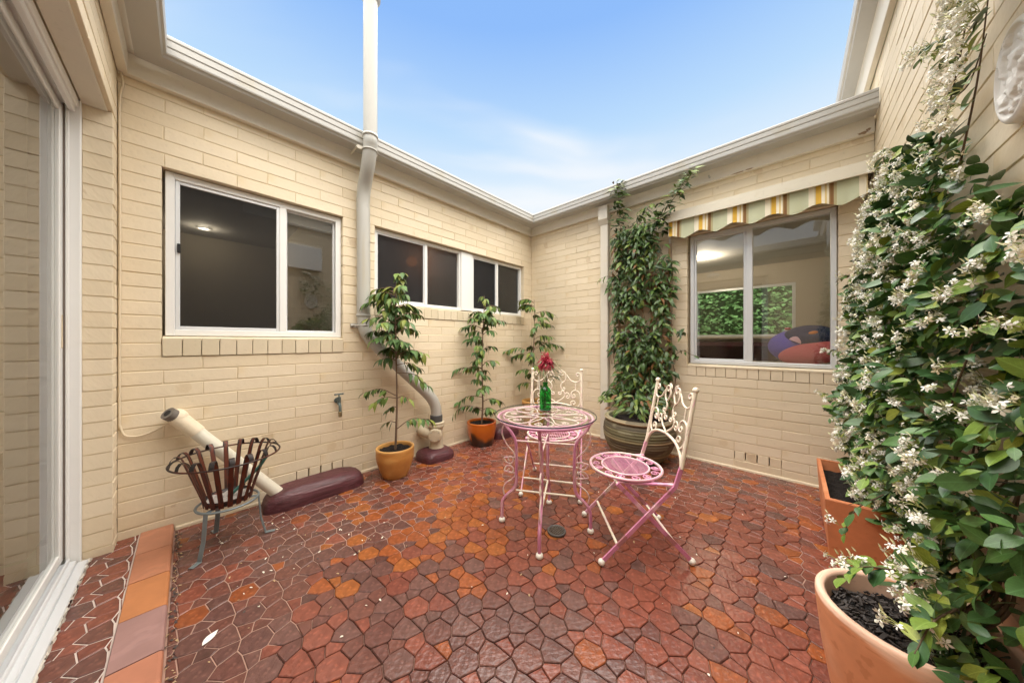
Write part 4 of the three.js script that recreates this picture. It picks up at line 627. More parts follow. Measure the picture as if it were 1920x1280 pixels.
// ---------------------------------------------------------------- glass table and folding chairs
const fl = makeFbm(818, 8, 6);
const flaky = (a, b, lo, hi) => texture(512, (u, v) => { const k = smooth(lo, hi, fl(u, v)), c = smooth(0.70, 0.74, fl(v, u)); return [0, 1, 2].map((i) => mix(mix(a[i], b[i], k), [0.52, 0.38, 0.30][i], c * 0.5)); }, true, 1);
const PINK = [0.80, 0.51, 0.65], WHITE = [0.90, 0.86, 0.78];
const pinkMat = std([1, 1, 1], 0.42, { map: flaky(PINK, [0.90, 0.74, 0.78], 0.50, 0.68) }), whiteMat = std([1, 1, 1], 0.45, { map: flaky(WHITE, [0.88, 0.72, 0.74], 0.60, 0.75) }), blushMat = std([1, 1, 1], 0.45, { map: flaky([0.86, 0.64, 0.72], WHITE, 0.42, 0.6) }), footMat = std([0.78, 0.74, 0.66], 0.4);
{
  const t = thing('garden_table', 'round pink wrought iron table with a clear glass top', 'table', [-1.185, 0, -1.59], -1.036);
  for (let k = 0; k < 4; k++) {
    const q = new THREE.Group(); q.name = 'leg'; q.rotation.y = k * Math.PI / 2; t.add(q); const P = (a) => a.map(([r, y]) => V(r, y, 0));
    mesh('upright', tube(P([[0.285, 0.722], [0.283, 0.69], [0.262, 0.645], [0.222, 0.60], [0.196, 0.545], [0.19, 0.46], [0.19, 0.36], [0.193, 0.27], [0.212, 0.225], [0.255, 0.185], [0.284, 0.14], [0.29, 0.08], [0.29, 0.015]]), 0.0105, 60, 8), pinkMat, q);
    mesh('foot', lathe([[0, 0.0], [0.016, 0.0], [0.021, 0.008], [0.02, 0.02], [0.013, 0.028], [0, 0.03]], 16).translate(0.29, 0, 0), footMat, q);
    mesh('bow', tube(P([[0.268, 0.665], [0.287, 0.63], [0.286, 0.58], [0.255, 0.52], [0.212, 0.475], [0.198, 0.44]]), 0.0048, 26, 6), blushMat, q);
    mesh('bow', tube(P([[0.198, 0.335], [0.212, 0.30], [0.262, 0.262], [0.281, 0.225], [0.276, 0.185]]), 0.0048, 26, 6), blushMat, q);
    mesh('scroll', tube(P([[0.198, 0.44], ...spiral([0.236, 0.425], 0.036, 1.25, Math.PI * 0.9 - 2.6, 20, -1).map((p) => p)]), 0.0048, 44, 6), blushMat, q);
    mesh('scroll', tube(P([[0.198, 0.335], ...spiral([0.236, 0.352], 0.036, 1.25, -Math.PI * 0.9 + 2.6, 20, 1)]), 0.0048, 44, 6), blushMat, q);
  }
  for (const [y, m] of [[0.548, blushMat], [0.218, whiteMat]]) for (const a of [0, 1]) mesh('stretcher', a ? rod([-0.195, y, 0], [0.195, y, 0], 0.0065) : rod([0, y + 0.003, -0.195], [0, y + 0.003, 0.195], 0.0065), m, t);
  const top = new THREE.Group(); top.name = 'table_top'; t.add(top);
  mesh('rim', merge([new THREE.TorusGeometry(0.305, 0.0095, 8, 72).rotateX(Math.PI / 2).translate(0, 0.722, 0), new THREE.TorusGeometry(0.27, 0.005, 6, 60).rotateX(Math.PI / 2).translate(0, 0.727, 0)]), pinkMat, top);
  const pet = []; for (let k = 0; k < 8; k++) { const a = k * Math.PI / 4, c = Math.cos(a), s = Math.sin(a), P2 = (r, w) => V(r * c - w * s, 0.727, r * s + w * c); pet.push(tube([P2(0.05, 0), P2(0.11, 0.025), P2(0.19, 0.07), P2(0.25, 0.055), P2(0.262, 0), P2(0.25, -0.055), P2(0.19, -0.07), P2(0.11, -0.025), P2(0.05, 0)], 0.005, 48, 6)); pet.push(tube(spiral([0.21, 0.02], 0.03, 1.4, 3, 16).map(([r, w]) => P2(r, w)), 0.004, 30, 5)); }
  mesh('petal_scrollwork', merge([...pet, new THREE.TorusGeometry(0.05, 0.005, 6, 30).rotateX(Math.PI / 2).translate(0, 0.727, 0)]), blushMat, top);
  mesh('glass', new THREE.CircleGeometry(0.325, 72).rotateX(-Math.PI / 2).translate(0, 0.742, 0), glassMat(1.6, [0.90, 0.96, 0.93]), top);
  mesh('glass_edge', lathe([[0.325, 0.7345], [0.3285, 0.736], [0.3285, 0.7415], [0.3255, 0.743]], 80), std([0.012, 0.03, 0.035], 0.12), top);
}
function makeChair(label) {
  const g = thing('folding_chair', label, 'chair', [0, 0, 0], 0, 'folding garden chairs'), bz = (y) => mix(-0.165, -0.255, (y - 0.46) / 0.49), B = (x, y, d = 0) => V(x, y, bz(y) + d);
  for (const s of [-1, 1]) {
    mesh('back_post', merge([tube([B(s * 0.225, 0.945), B(s * 0.226, 0.75), B(s * 0.228, 0.53)], 0.0115, 20, 8), new THREE.SphereGeometry(0.0165, 12, 8).translate(s * 0.225, 0.952, bz(0.952))]), whiteMat, g);
    mesh('front_leg', merge([bar([s * 0.228, 0.54, bz(0.54)], [s * 0.228, 0.43, -0.145], 0.022, 0.011, V(0, 0, 1)), bar([s * 0.228, 0.437, -0.15], [s * 0.228, 0.02, 0.245], 0.010, 0.022)]), s > 0 ? pinkMat : blushMat, g);
    mesh('rear_leg', bar([s * 0.205, 0.435, 0.155], [s * 0.205, 0.02, -0.245], 0.010, 0.022), pinkMat, g);
    mesh('seat_rail', bar([s * 0.216, 0.437, -0.155], [s * 0.19, 0.437, 0.15], 0.010, 0.022, V(0, 1, 0)), pinkMat, g);
    mesh('foot', new THREE.SphereGeometry(0.0185, 12, 9).translate(s * 0.228, 0.0185, 0.247), footMat, g); mesh('foot', new THREE.SphereGeometry(0.0185, 12, 9).translate(s * 0.205, 0.0185, -0.247), footMat, g);
  }
  mesh('stretcher', rod([-0.228, 0.11, 0.16], [0.228, 0.11, 0.16], 0.0075), whiteMat, g); mesh('stretcher', rod([-0.205, 0.10, -0.168], [0.205, 0.10, -0.168], 0.0075), whiteMat, g); mesh('stretcher', rod([-0.205, 0.43, 0.15], [0.205, 0.43, 0.15], 0.0075), whiteMat, g);
  const seat = new THREE.Group(); seat.name = 'seat'; seat.position.set(0, 0.452, 0.045); g.add(seat);
  const oval = (a, b, r, n) => tube(Array.from({ length: 32 }, (_, i) => V(a * Math.cos(i / 16 * Math.PI), 0, b * Math.sin(i / 16 * Math.PI))), r, 72, 7, true);
  mesh('outer_ring', oval(0.207, 0.205, 0.0085), blushMat, seat); mesh('inner_ring', oval(0.138, 0.136, 0.006), blushMat, seat);
  const sl = []; for (let k = -9; k <= 9; k++) { const x = k * 0.0138, l = 0.134 * Math.sqrt(Math.max(0, 1 - (x / 0.136) ** 2)); sl.push(rod([x, 0.001, -l], [x, 0.001, l], 0.0019, 6)); } sl.push(rod([-0.13, -0.004, 0.04], [0.13, -0.004, 0.04], 0.004, 6), rod([-0.13, -0.004, -0.04], [0.13, -0.004, -0.04], 0.004, 6));
  mesh('seat_wires', merge(sl), pinkMat, seat);
  const sc = []; for (let k = 0; k < 14; k++) { const a = k / 14 * 2 * Math.PI, c = Math.cos(a), s = Math.sin(a); sc.push(tube(spiral([0.172, 0], 0.028, 1.5, 0.4, 16, k % 2 ? 1 : -1).map(([r, w]) => V(r * c - w * s, 0, r * s + w * c)), 0.0035, 26, 5)); if (k % 2) sc.push(rod([0.138 * c, 0, 0.138 * s], [0.205 * c, 0, 0.205 * s], 0.004, 6)); }
  mesh('seat_scrollwork', merge(sc), pinkMat, seat);
  const back = new THREE.Group(); back.name = 'backrest'; g.add(back);
  mesh('arch', tube([[-0.226, 0.53], [-0.2, 0.585], [-0.13, 0.635], [0, 0.655], [0.13, 0.635], [0.2, 0.585], [0.226, 0.53]].map(([x, y]) => B(x, y)), 0.0085, 40, 7), whiteMat, back);
  for (const s of [-1, 1]) {
    const T = (pts, r = 0.0058) => tube(pts.map(([x, y]) => B(s * x, y)), r, pts.length * 5, 6);
    const curl = (c, r0, start, dir, turns = 1.1) => spiral(c, r0, turns, start, 12, dir); // from its rim inwards
    mesh('scroll', merge([
      T([...curl([0.055, 0.915], 0.026, 0, 1).reverse(), [0.086, 0.885], [0.076, 0.855], [0.052, 0.835], [0.040, 0.81], [0.046, 0.785], ...curl([0.066, 0.785], 0.018, Math.PI, 1, 1)]),
      T([...curl([0.055, 0.925], 0.034, Math.PI, -1, 0.5).slice(0, 6), [0.022, 0.895], [0.036, 0.86], [0.05, 0.84]]),
      T([...curl([0.030, 0.745], 0.017, 0, -1, 1).reverse(), [0.046, 0.765], [0.07, 0.755], [0.076, 0.725], [0.055, 0.695], [0.022, 0.675], [0.0, 0.66]]),
      T([...curl([0.192, 0.91], 0.022, 0, 1).reverse(), [0.216, 0.885], [0.205, 0.855], [0.17, 0.845], [0.13, 0.86], [0.105, 0.89], [0.09, 0.91]]),
      T([[0.172, 0.848], [0.172, 0.80], [0.174, 0.768]], 0.0046),
      T([...curl([0.155, 0.725], 0.022, Math.PI, 1).reverse(), [0.14, 0.755], [0.17, 0.772], [0.205, 0.752], [0.215, 0.70], [0.205, 0.645], [0.17, 0.618], [0.138, 0.635], ...curl([0.155, 0.662], 0.022, Math.PI, -1)]),
      T([...curl([0.10, 0.715], 0.017, 0, -1, 1).reverse(), [0.115, 0.735], [0.098, 0.75], [0.078, 0.735]], 0.0048)]), whiteMat, back);
  }
  return g;
}
const chair = makeChair('folding scrollwork chair with a pink seat pulled out beside the stone urn'); chair.position.set(-0.7185, 0, -1.86); chair.rotation.y = -0.8587;
{ const c = chair.clone(); c.name = numbered('folding_chair'); c.userData = { ...chair.userData, label: 'folding scrollwork chair tucked behind the glass table' }; c.position.set(-1.475, 0, -2.10); c.rotation.y = 0.50; scene.add(c); }
// ---------------------------------------------------------------- bottle and flowers on the table
{
  const b = thing('glass_bottle', 'square-shouldered green glass bottle on the table', 'bottle', [-1.245, 0.743, -1.675]);
  const gm = glassMat(1.5, [0.10, 0.62, 0.20]);
  const pr = [[0.0, 0.004], [0.036, 0.004], [0.040, 0.010], [0.040, 0.125], [0.037, 0.140], [0.026, 0.155], [0.0165, 0.165], [0.0155, 0.182], [0.018, 0.184], [0.018, 0.191], [0.0145, 0.192]];
  mesh('body', lathe(pr, 36), gm, b);
  mesh('base', lathe([[0, 0.0], [0.037, 0.0], [0.041, 0.006], [0.041, 0.01], [0.0, 0.011]], 30), std([0.01, 0.10, 0.03], 0.15), b);
  const f = thing('flower_sprig', 'sprig of crimson spider flowers standing in the green bottle', 'flowers', [-1.245, 0.76, -1.675]);
  const r = rng(66), stems = [], reds = [], lv = [], head = V(0.012, 0.30, 0.01);
  for (let k = 0; k < 5; k++) stems.push(taper([V((r() - 0.5) * 0.03, 0.0, (r() - 0.5) * 0.03), V(0, 0.16, 0), V((r() - 0.5) * 0.05, 0.22, (r() - 0.5) * 0.05), V((r() - 0.5) * 0.14, 0.27 + r() * 0.08, (r() - 0.5) * 0.14)], 0.003, 0.0014, 16, 5));
  for (let k = 0; k < 230; k++) { const a = r() * 6.28, e = (r() - 0.35) * 2.4, d = dirOf(a, e), R = 0.028 + 0.03 * r(), p = head.clone().addScaledVector(d, R * 0.5).add(V(0, 0.02 * (r() - 0.5), 0)); reds.push(tube([p, p.clone().addScaledVector(d, 0.018).add(V(0, 0.006, 0)), p.clone().addScaledVector(d, 0.03).add(V(0, -0.004, 0))], 0.0021, 5, 4)); }
  for (let k = 0; k < 60; k++) { const a = r() * 6.28, p = V((r() - 0.5) * 0.05, 0.335 + r() * 0.045, (r() - 0.5) * 0.05); reds.push(new THREE.SphereGeometry(0.0035, 6, 5).translate(p.x, p.y, p.z)); void a; }
  const lg = [leafGeo(0.05, 0.008, { curl: 0.4 })], RT = Math.atan2(-0.68, 0.73);
  for (let k = 0; k < 110; k++) { const a = k % 3 ? RT + (r() - 0.5) * 1.6 : r() * 6.28, d = 0.02 + 0.07 * r(); lv.push({ g: 0, m: r() < 0.3 ? 1 : 0, M: basis(V(Math.cos(a) * d, 0.20 + r() * 0.13, Math.sin(a) * d), dirOf(a, 0.3 - r() * 0.9), V(r() - 0.5, 1, r() - 0.5), 0.7 + 0.5 * r()) }); }
  mesh('stem', merge(stems), std([0.16, 0.14, 0.06], 0.7), f); mesh('bloom', merge(reds), std([0.42, 0.02, 0.055], 0.55), f); scatter(f, 'leaf', lg, [leafMat([0.12, 0.16, 0.07]), leafMat([0.20, 0.19, 0.10])], lv, 300);
  tag(mesh('white_taper', merge([rod([-1.262, 0.755, -1.655], [-1.279, 0.97, -1.645], 0.0045, 10), new THREE.SphereGeometry(0.0055, 8, 6).translate(-1.279, 0.97, -1.645)]), std([0.85, 0.82, 0.74], 0.5)), 'thin white stick leaning out of the green bottle', 'stick');
}
// ---------------------------------------------------------------- fire basket
{
  const g = thing('fire_basket', 'rusty strap iron fire basket on three grey legs', 'brazier', [-2.505, 0, -0.163]);
  const rust = makeFbm(919, 8, 5), dark = std([1, 1, 1], 0.5, { metalness: 0.35, map: texture(512, (u, v) => { const k = smooth(0.45, 0.62, rust(u, v) + 0.25 * (0.45 - v)); return [mix(0.17, 0.36, k), mix(0.145, 0.17, k), mix(0.14, 0.10, k)]; }, true, 1) });
  const grey = std([0.20, 0.24, 0.25], 0.45, { metalness: 0.4 });
  const strip = (() => { // one strap: profile of (radius, height), width w, thickness
    const P = [[0.108, 0.252], [0.114, 0.29], [0.135, 0.36], [0.16, 0.44], [0.183, 0.515], [0.196, 0.548], [0.210, 0.562], [0.226, 0.56], [0.238, 0.545], [0.243, 0.525]], w = 0.0115, th = 0.0022, pos = [], idx = [], uv = [];
    P.forEach(([r, y], i) => { const a = P[Math.max(0, i - 1)], b = P[Math.min(P.length - 1, i + 1)], tx = b[0] - a[0], ty = b[1] - a[1], l = Math.hypot(tx, ty), nx = ty / l, ny = -tx / l; for (const [s, q] of [[-1, 1], [1, 1], [1, -1], [-1, -1]]) { pos.push(r + nx * th * q / 2, y + ny * th * q / 2, s * w); uv.push(0.5 + s * 0.1, i / 9); } if (i < P.length - 1) for (let k = 0; k < 4; k++) { const c = i * 4 + k, d = i * 4 + (k + 1) % 4; idx.push(c, d, d + 4, c, d + 4, c + 4); } });
    const q = new THREE.BufferGeometry(); q.setAttribute('position', new THREE.Float32BufferAttribute(pos, 3)); q.setAttribute('uv', new THREE.Float32BufferAttribute(uv, 2)); q.setIndex(idx); return toCreasedNormals(plain(q), 0.6); })();
  for (let k = 0; k < 18; k++) mesh('strap', strip, dark, g).rotation.y = k / 18 * 2 * Math.PI;
  mesh('pan', merge([lathe([[0, 0.258], [0.104, 0.258], [0.112, 0.275], [0.112, 0.29], [0.109, 0.29], [0.102, 0.265], [0, 0.264]], 40)]), dark, g);
  mesh('top_ring', new THREE.TorusGeometry(0.246, 0.0048, 8, 80).rotateX(Math.PI / 2).translate(0, 0.522, 0), dark, g);
  mesh('base_ring', new THREE.TorusGeometry(0.14, 0.0065, 8, 60).rotateX(Math.PI / 2).translate(0, 0.248, 0), grey, g);
  for (const [fx, fz] of [[0.133, 0.132], [-0.183, 0.05], [0.064, -0.195]]) {
    const a = Math.atan2(fz, fx), L = new THREE.Group(); L.name = 'leg'; L.rotation.y = -a; g.add(L);
    mesh('bar', merge([bar([0.142, 0.25, 0], [0.155, 0.10, 0], 0.024, 0.005, V(0, 0, 1)), bar([0.155, 0.102, 0], [0.178, 0.006, 0], 0.024, 0.005, V(0, 0, 1)), bar([0.174, 0.0055, 0], [0.225, 0.0045, 0], 0.024, 0.005, V(0, 0, 1)), bar([0.10, 0.2495, 0], [0.146, 0.2495, 0], 0.024, 0.004, V(0, 0, 1))]), grey, L);
  }
  mesh('ash', soilGeo(0.1, 0.275, 12), std([0.30, 0.27, 0.24], 0.95), g);
  tag(mesh('green_rod', tube([[-2.40, 0.50, -0.33], [-2.43, 0.44, -0.30], [-2.47, 0.36, -0.24], [-2.50, 0.29, -0.18]], 0.009, 16, 8), std([0.06, 0.20, 0.17], 0.5)), 'green rod lying inside the fire basket', 'rod');
}
// ---------------------------------------------------------------- terracotta planters on the jasmine side
const terra = (a, b, seed, bloom) => { const f = makeFbm(seed, 4, 6); return texture(512, (u, v) => { const k = smooth(0.48, 0.7, f(u, v) + (bloom ? 0.34 * smooth(0.42, 0.72, v) : 0)), j = 0.95 + 0.1 * fC(u, v), s = smooth(0.72, 0.76, fC(v, u)) * 0.05; return a.map((x, i) => (mix(x, b[i], k) - s) * j); }, true, 1); };
const terraMat = std([1, 1, 1], 0.62, { map: terra([0.84, 0.57, 0.41], [0.92, 0.76, 0.66], 21, true), bumpMap: paintBump, bumpScale: 0.0008 });
const terraMat2 = std([1, 1, 1], 0.62, { map: terra([0.80, 0.50, 0.33], [0.84, 0.57, 0.40], 27), bumpMap: paintBump, bumpScale: 0.0008 });
{
  const g = thing('trough_planter', 'rectangular terracotta trough against the jasmine wall', 'planter', [0.295, 0, -2.84]);
  const prism4 = (w0, d0, y0, w1, d1, y1) => { const c = [[-1, -1], [1, -1], [1, 1], [-1, 1]], a = c.map(([x, z]) => [x * w0, y0, z * d0]), b = c.map(([x, z]) => [x * w1, y1, z * d1]), pos = [], uv = []; const quad = (p, q, r, s) => { for (const v of [p, q, r, p, r, s]) { pos.push(...v); uv.push(v[0] + v[2], v[1]); } }; for (let i = 0; i < 4; i++) { const k = (i + 1) % 4; quad(a[i], b[i], b[k], a[k]); } const q = new THREE.BufferGeometry(); q.setAttribute('position', new THREE.Float32BufferAttribute(pos, 3)); q.setAttribute('uv', new THREE.Float32BufferAttribute(uv, 2)); q.computeVertexNormals(); return q; };
  const H = 0.335, rim = prism4(0.158, 0.402, H, 0.138, 0.382, H);
  mesh('body', merge([prism4(0.138, 0.372, 0, 0.158, 0.40, H - 0.006), prism4(0.158, 0.40, H - 0.006, 0.155, 0.397, H), prism4(0.155, 0.397, H, 0.137, 0.379, H), prism4(0.137, 0.379, H, 0.128, 0.36, 0.1), box(0.27, 0.02, 0.74, 0, 0.012, 0, 0.004)]), terraMat2, g); void rim;
  const d = new THREE.PlaneGeometry(0.268, 0.75, 12, 30).rotateX(-Math.PI / 2), p = d.attributes.position, q = rng(14); for (let i = 0; i < p.count; i++) p.setY(i, 0.265 + (q() - 0.5) * 0.02); d.computeVertexNormals(); mesh('soil', d, soilMat, g);
}
const bark2 = std([0.018, 0.014, 0.013], 0.6, { bumpMap: soilBump, bumpScale: 0.02, map: tileMap });
{
  const g = thing('bowl_planter', 'wide round pale-rimmed terracotta pot with dark bark mulch under the jasmine', 'planter', [0.252, 0, -1.43]);
  mesh('body', lathe([[0, 0], [0.13, 0], [0.136, 0.006], [0.162, 0.12], [0.182, 0.25], [0.193, 0.36], [0.196, 0.395], [0.195, 0.41], [0.188, 0.416], [0.177, 0.414], [0.170, 0.405], [0.166, 0.34]], 80), terraMat, g);
  mesh('soil', soilGeo(0.168, 0.352, 15), bark2, g);
  const r = rng(16), ch = []; for (let k = 0; k < 620; k++) { const a = r() * 6.28, d = 0.16 * Math.sqrt(r()), c = box(0.006 + 0.026 * r() ** 2, 0.003 + 0.003 * r(), 0.004 + 0.006 * r(), 0, 0, 0, 0.0008); c.applyMatrix4(new THREE.Matrix4().makeRotationFromEuler(new THREE.Euler((r() - 0.5) * 1.2, r() * 6.28, (r() - 0.5) * 1.2))); ch.push(c.translate(Math.cos(a) * d, 0.356 + 0.012 * r(), Math.sin(a) * d)); }
  mesh('bark_mulch', merge(ch), std([0.030, 0.021, 0.017], 0.6), g).userData = { kind: 'stuff' };
}
{
  const g = thing('relief_plaque', 'oval white plaster relief plaque hanging among the jasmine', 'plaque', [XC - 0.006, 1.95, -1.53], -Math.PI / 2);
  const f = makeFbm(321, 8, 4), sg = new THREE.SphereGeometry(1, 110, 70), p = sg.attributes.position; for (let i = 0; i < p.count; i++) { const x = p.getX(i), y = p.getY(i), z = p.getZ(i), rr = Math.hypot(x, y), rim = smooth(0.80, 0.86, rr) - smooth(0.95, 1, rr); p.setXYZ(i, x * 0.105, y * 0.14, z > 0 ? Math.min(z, 0.45) * 0.03 + rim * 0.008 + (rr < 0.8 ? 0.010 * smooth(0.42, 0.58, f(x * 0.5 + 0.5, y * 0.5 + 0.5)) : 0) : 0); } sg.computeVertexNormals();
  mesh('medallion', sg, std([0.80, 0.78, 0.74], 0.8), g);
}
tag(mesh('unseen_wall_box', box(0.10, 0.42, 0.52, XC - 0.055, 2.72, -1.42, 0.008), std([0.80, 0.80, 0.78], 0.45)), 'white box mounted high on the jasmine wall, out of view except as a reflection in the window', 'wall_box');  // out of view; plain white box placed to show in the window reflection
{ const g = thing('wall_light', 'oval bulkhead light above the sliding door, seen reflected in the window', 'light', [-1.22, 2.60, ZD - 0.002], Math.PI); mesh('base', new THREE.SphereGeometry(1, 28, 14).scale(0.11, 0.06, 0.02), aluMat, g); mesh('diffuser', new THREE.SphereGeometry(1, 28, 14).scale(0.092, 0.046, 0.055), std([0.7, 0.7, 0.68], 0.4), g); }
// ---------------------------------------------------------------- jasmine
{
  const O = V(0.36, 0.30, -2.6), g = thing('star_jasmine', 'star jasmine covered in small white flowers climbing the tall brick wall', 'jasmine', [O.x, O.y, O.z]);
  const fstems = [], r = rng(2024), leaves = [], flowers = [], buds = [], stems = [], dn = makeNoise(31, 64), L = (p) => p.clone().sub(O);
  const geos = [leafGeo(0.082, 0.040, { curl: 0.2, fold: 0.22, peak: 0.5, tip: 0.9 }), leafGeo(0.072, 0.033, { curl: 0.35, fold: 0.3, peak: 0.48 }), leafGeo(0.090, 0.044, { curl: 0.1, fold: 0.15, peak: 0.5, tip: 0.8 })];
  const mats = [leafMat([0.070, 0.155, 0.050], 0.34), leafMat([0.095, 0.205, 0.058], 0.34), leafMat([0.050, 0.12, 0.046], 0.34), leafMat([0.20, 0.31, 0.06], 0.4), leafMat([0.33, 0.39, 0.07], 0.42)];
  // how far the growth stands out from the wall, 0 where the wall is bare
  const thick = (z, y) => {
    let t = 0;
    const blob = (cz, cy, rz, ry, h) => { const d = ((z - cz) / rz) ** 2 + ((y - cy) / ry) ** 2; t = Math.max(t, h * Math.sqrt(Math.max(0, 1 - d))); };
    blob(-2.72, 0.78, 0.60, 0.60, 0.23); blob(-2.68, 1.25, 0.60, 0.55, 0.20); blob(-2.5, 1.7, 0.62, 0.45, 0.17); blob(-2.1, 1.45, 0.55, 0.55, 0.17); blob(-1.95, 0.95, 0.6, 0.5, 0.21); blob(-1.5, 0.66, 0.38, 0.28, 0.19); blob(-1.30, 0.60, 0.34, 0.34, 0.22); blob(-1.6, 1.30, 0.42, 0.34, 0.15); blob(-1.5, 0.85, 0.45, 0.4, 0.18); blob(-2.4, 1.92, 0.42, 0.24, 0.12);
    const gap = Math.exp(-(((z + 1.42) / 0.12) ** 2 + ((y - 1.16) / 0.13) ** 2)); return t * (1 - 0.9 * gap);
  };
  const put = (p, dir, n, s, young, big) => leaves.push({ g: Math.floor(r() * 3), m: r() < young ? 3 + Math.floor(r() * 1.4) : Math.floor(r() * 3), M: basis(L(p), dir, n, s), big });
  const out = V(-1, 0.25, 0);
  let made = 0; for (let k = 0; k < 40000 && made < 6600; k++) {
    const z = mix(-3.42, -1.15, r()), y = mix(0.15, 2.2, r()), t = thick(z, y) * (0.75 + 0.5 * dn(z * 4 + 9, y * 4 + 9)); if (t < 0.02 || dn(z * 7 + 40, y * 7 + 3) < 0.2 * r()) continue; made++;
    const d = t * (0.08 + 0.92 * r() ** 0.75), p = V(XC - 0.01 - d, y + (r() - 0.5) * 0.03, z);
    put(p, V(-0.2 - 0.9 * r(), 0.5 - 1.5 * r(), (r() - 0.5) * 2.6), V(-0.9 + (r() - 0.5) * 1.4, 0.55 + (r() - 0.4) * 1.2, (r() - 0.5) * 2.0), 0.42 + 0.55 * r(), 0.24);
  }
  // flower: five twisted petals on a short tube
  const petals = []; for (let k = 0; k < 5; k++) { const q = leafGeo(0.0125, 0.0068, { curl: 0.25, fold: 0.25, peak: 0.62, tip: 0.5, seg: 3 }); q.rotateY(0.35); q.translate(0, 0.0012, 0).rotateZ(k * 2 * Math.PI / 5); petals.push(q); }
  const fgeo = merge([...petals, plain(new THREE.CylinderGeometry(0.0014, 0.001, 0.010, 5).rotateX(Math.PI / 2).translate(0, 0, -0.005))]);
  const fgeo2 = merge([...petals.map((q) => q.clone().rotateX(-0.25)), plain(new THREE.CylinderGeometry(0.0014, 0.001, 0.010, 5).rotateX(Math.PI / 2).translate(0, 0, -0.005))]);
  const white = std([0.80, 0.78, 0.70], 0.6), cream = std([0.78, 0.70, 0.50], 0.6), stalk = std([0.26, 0.30, 0.08], 0.6), budG = leafGeo(0.017, 0.0045, { curl: 0.1, fold: 0.8, seg: 3 });
  const cluster = (p, n, R, dir = out) => { const stalks = []; for (let k = 0; k < n; k++) { const a = r() * 6.28, d = R * Math.sqrt(r()), q = p.clone().add(V(-0.012 - 0.03 * r(), (r() - 0.35) * 2 * d * Math.abs(Math.sin(a)), Math.cos(a) * d)); const face = V(-0.9 + 0.6 * r(), 0.15 + (r() - 0.4) * 1.1, (r() - 0.35) * 1.5).normalize(); flowers.push({ g: Math.floor(r() * 2), m: r() < 0.14 ? 1 : 0, M: basis(L(q), V(r() - 0.5, r() - 0.5, r() - 0.5), face, 0.78 + 0.3 * r()) }); fstems.push(tube([L(p), L(p.clone().lerp(q, 0.5).add(V(0, 0.006, 0))), L(q)], 0.0009, 3, 3)); if (r() < 0.5) buds.push(budG.clone().applyMatrix4(basis(L(q.clone().add(V((r() - 0.5) * 0.02, 0.012 * r(), (r() - 0.5) * 0.03))), V(-0.6, 0.5 + r(), r() - 0.5), V(r() - 0.5, r(), r()), 0.8 + r() * 0.5))); } void stalks; void dir; };
  let cl = 0; for (let k = 0; k < 12000 && cl < 400; k++) { const z = mix(-3.38, -1.2, r()), y = mix(0.3, 2.15, r()), t = thick(z, y); if (t < 0.05) continue; if (r() > 0.45 + 0.5 * dn(z * 3 + 20, y * 3 + 30) + 0.2 * smooth(0.8, 1.4, y)) continue; cl++; cluster(V(XC - 0.01 - t * (0.75 + 0.35 * r()), y, z), 4 + Math.floor(r() * 6), 0.05); }
  // loose shoots over the bare wall, the trough and the pot
  const shoots = [[[0.42, 2.1, -2.3], [0.40, 2.3, -2.75], [0.43, 2.36, -3.05], [0.45, 2.42, -3.25]], [[0.41, 1.95, -1.95], [0.42, 2.2, -1.78], [0.41, 2.35, -1.66], [0.40, 2.42, -1.55]], [[0.42, 2.2, -1.8], [0.41, 2.36, -1.95], [0.42, 2.45, -2.12], [0.43, 2.5, -2.3]], [[0.42, 2.1, -1.9], [0.42, 2.05, -1.72], [0.42, 2.12, -1.6]], [[0.40, 1.8, -1.7], [0.38, 1.95, -1.5], [0.37, 2.1, -1.4]], [[0.40, 2.3, -1.6], [0.39, 2.42, -1.48], [0.38, 2.46, -1.38]],
    [[0.26, 0.75, -3.0], [0.21, 0.82, -3.12], [0.17, 0.84, -3.18]], [[0.28, 1.1, -3.05], [0.23, 1.15, -3.17], [0.20, 1.13, -3.24]], [[0.3, 1.6, -2.9], [0.28, 1.68, -3.15], [0.27, 1.66, -3.3]], [[0.27, 0.6, -1.9], [0.20, 0.54, -1.86], [0.17, 0.47, -1.85], [0.16, 0.40, -1.86]], [[0.22, 0.55, -1.4], [0.15, 0.55, -1.35], [0.11, 0.52, -1.3]], [[0.3, 0.55, -1.3], [0.24, 0.56, -1.18], [0.2, 0.52, -1.1]], [[0.27, 0.75, -1.7], [0.20, 0.8, -1.55], [0.17, 0.78, -1.45]], [[0.36, 0.9, -1.6], [0.34, 1.05, -1.5], [0.35, 1.2, -1.42], [0.36, 1.35, -1.38]], [[0.38, 1.4, -1.5], [0.36, 1.32, -1.4], [0.36, 1.22, -1.33]]];
  shoots.forEach((s, i) => { const P = s.map((q) => V(...q)), c = new THREE.CatmullRomCurve3(P), n = [12, 14, 12, 6, 10, 12][i] ?? 12; stems.push(taper(P.map(L), 0.0032, 0.0014, 18, 5)); for (let k = 0; k < n; k++) { const t = 0.1 + 0.9 * k / n, p = c.getPoint(t), sd = k % 2 ? 1 : -1; put(p, V(-0.5 + (r() - 0.5) * 0.4, 0.25 - r() * 0.9, sd * (0.5 + r())), V(-0.6, 1, (r() - 0.5)), (0.65 + 0.4 * r()) * (1.05 - 0.35 * t), 0.35); if (r() < (i < 6 ? 0.6 : 0.35)) cluster(p.clone().add(V(-0.02, 0, 0)), i < 6 ? 6 : 4, 0.035); } });
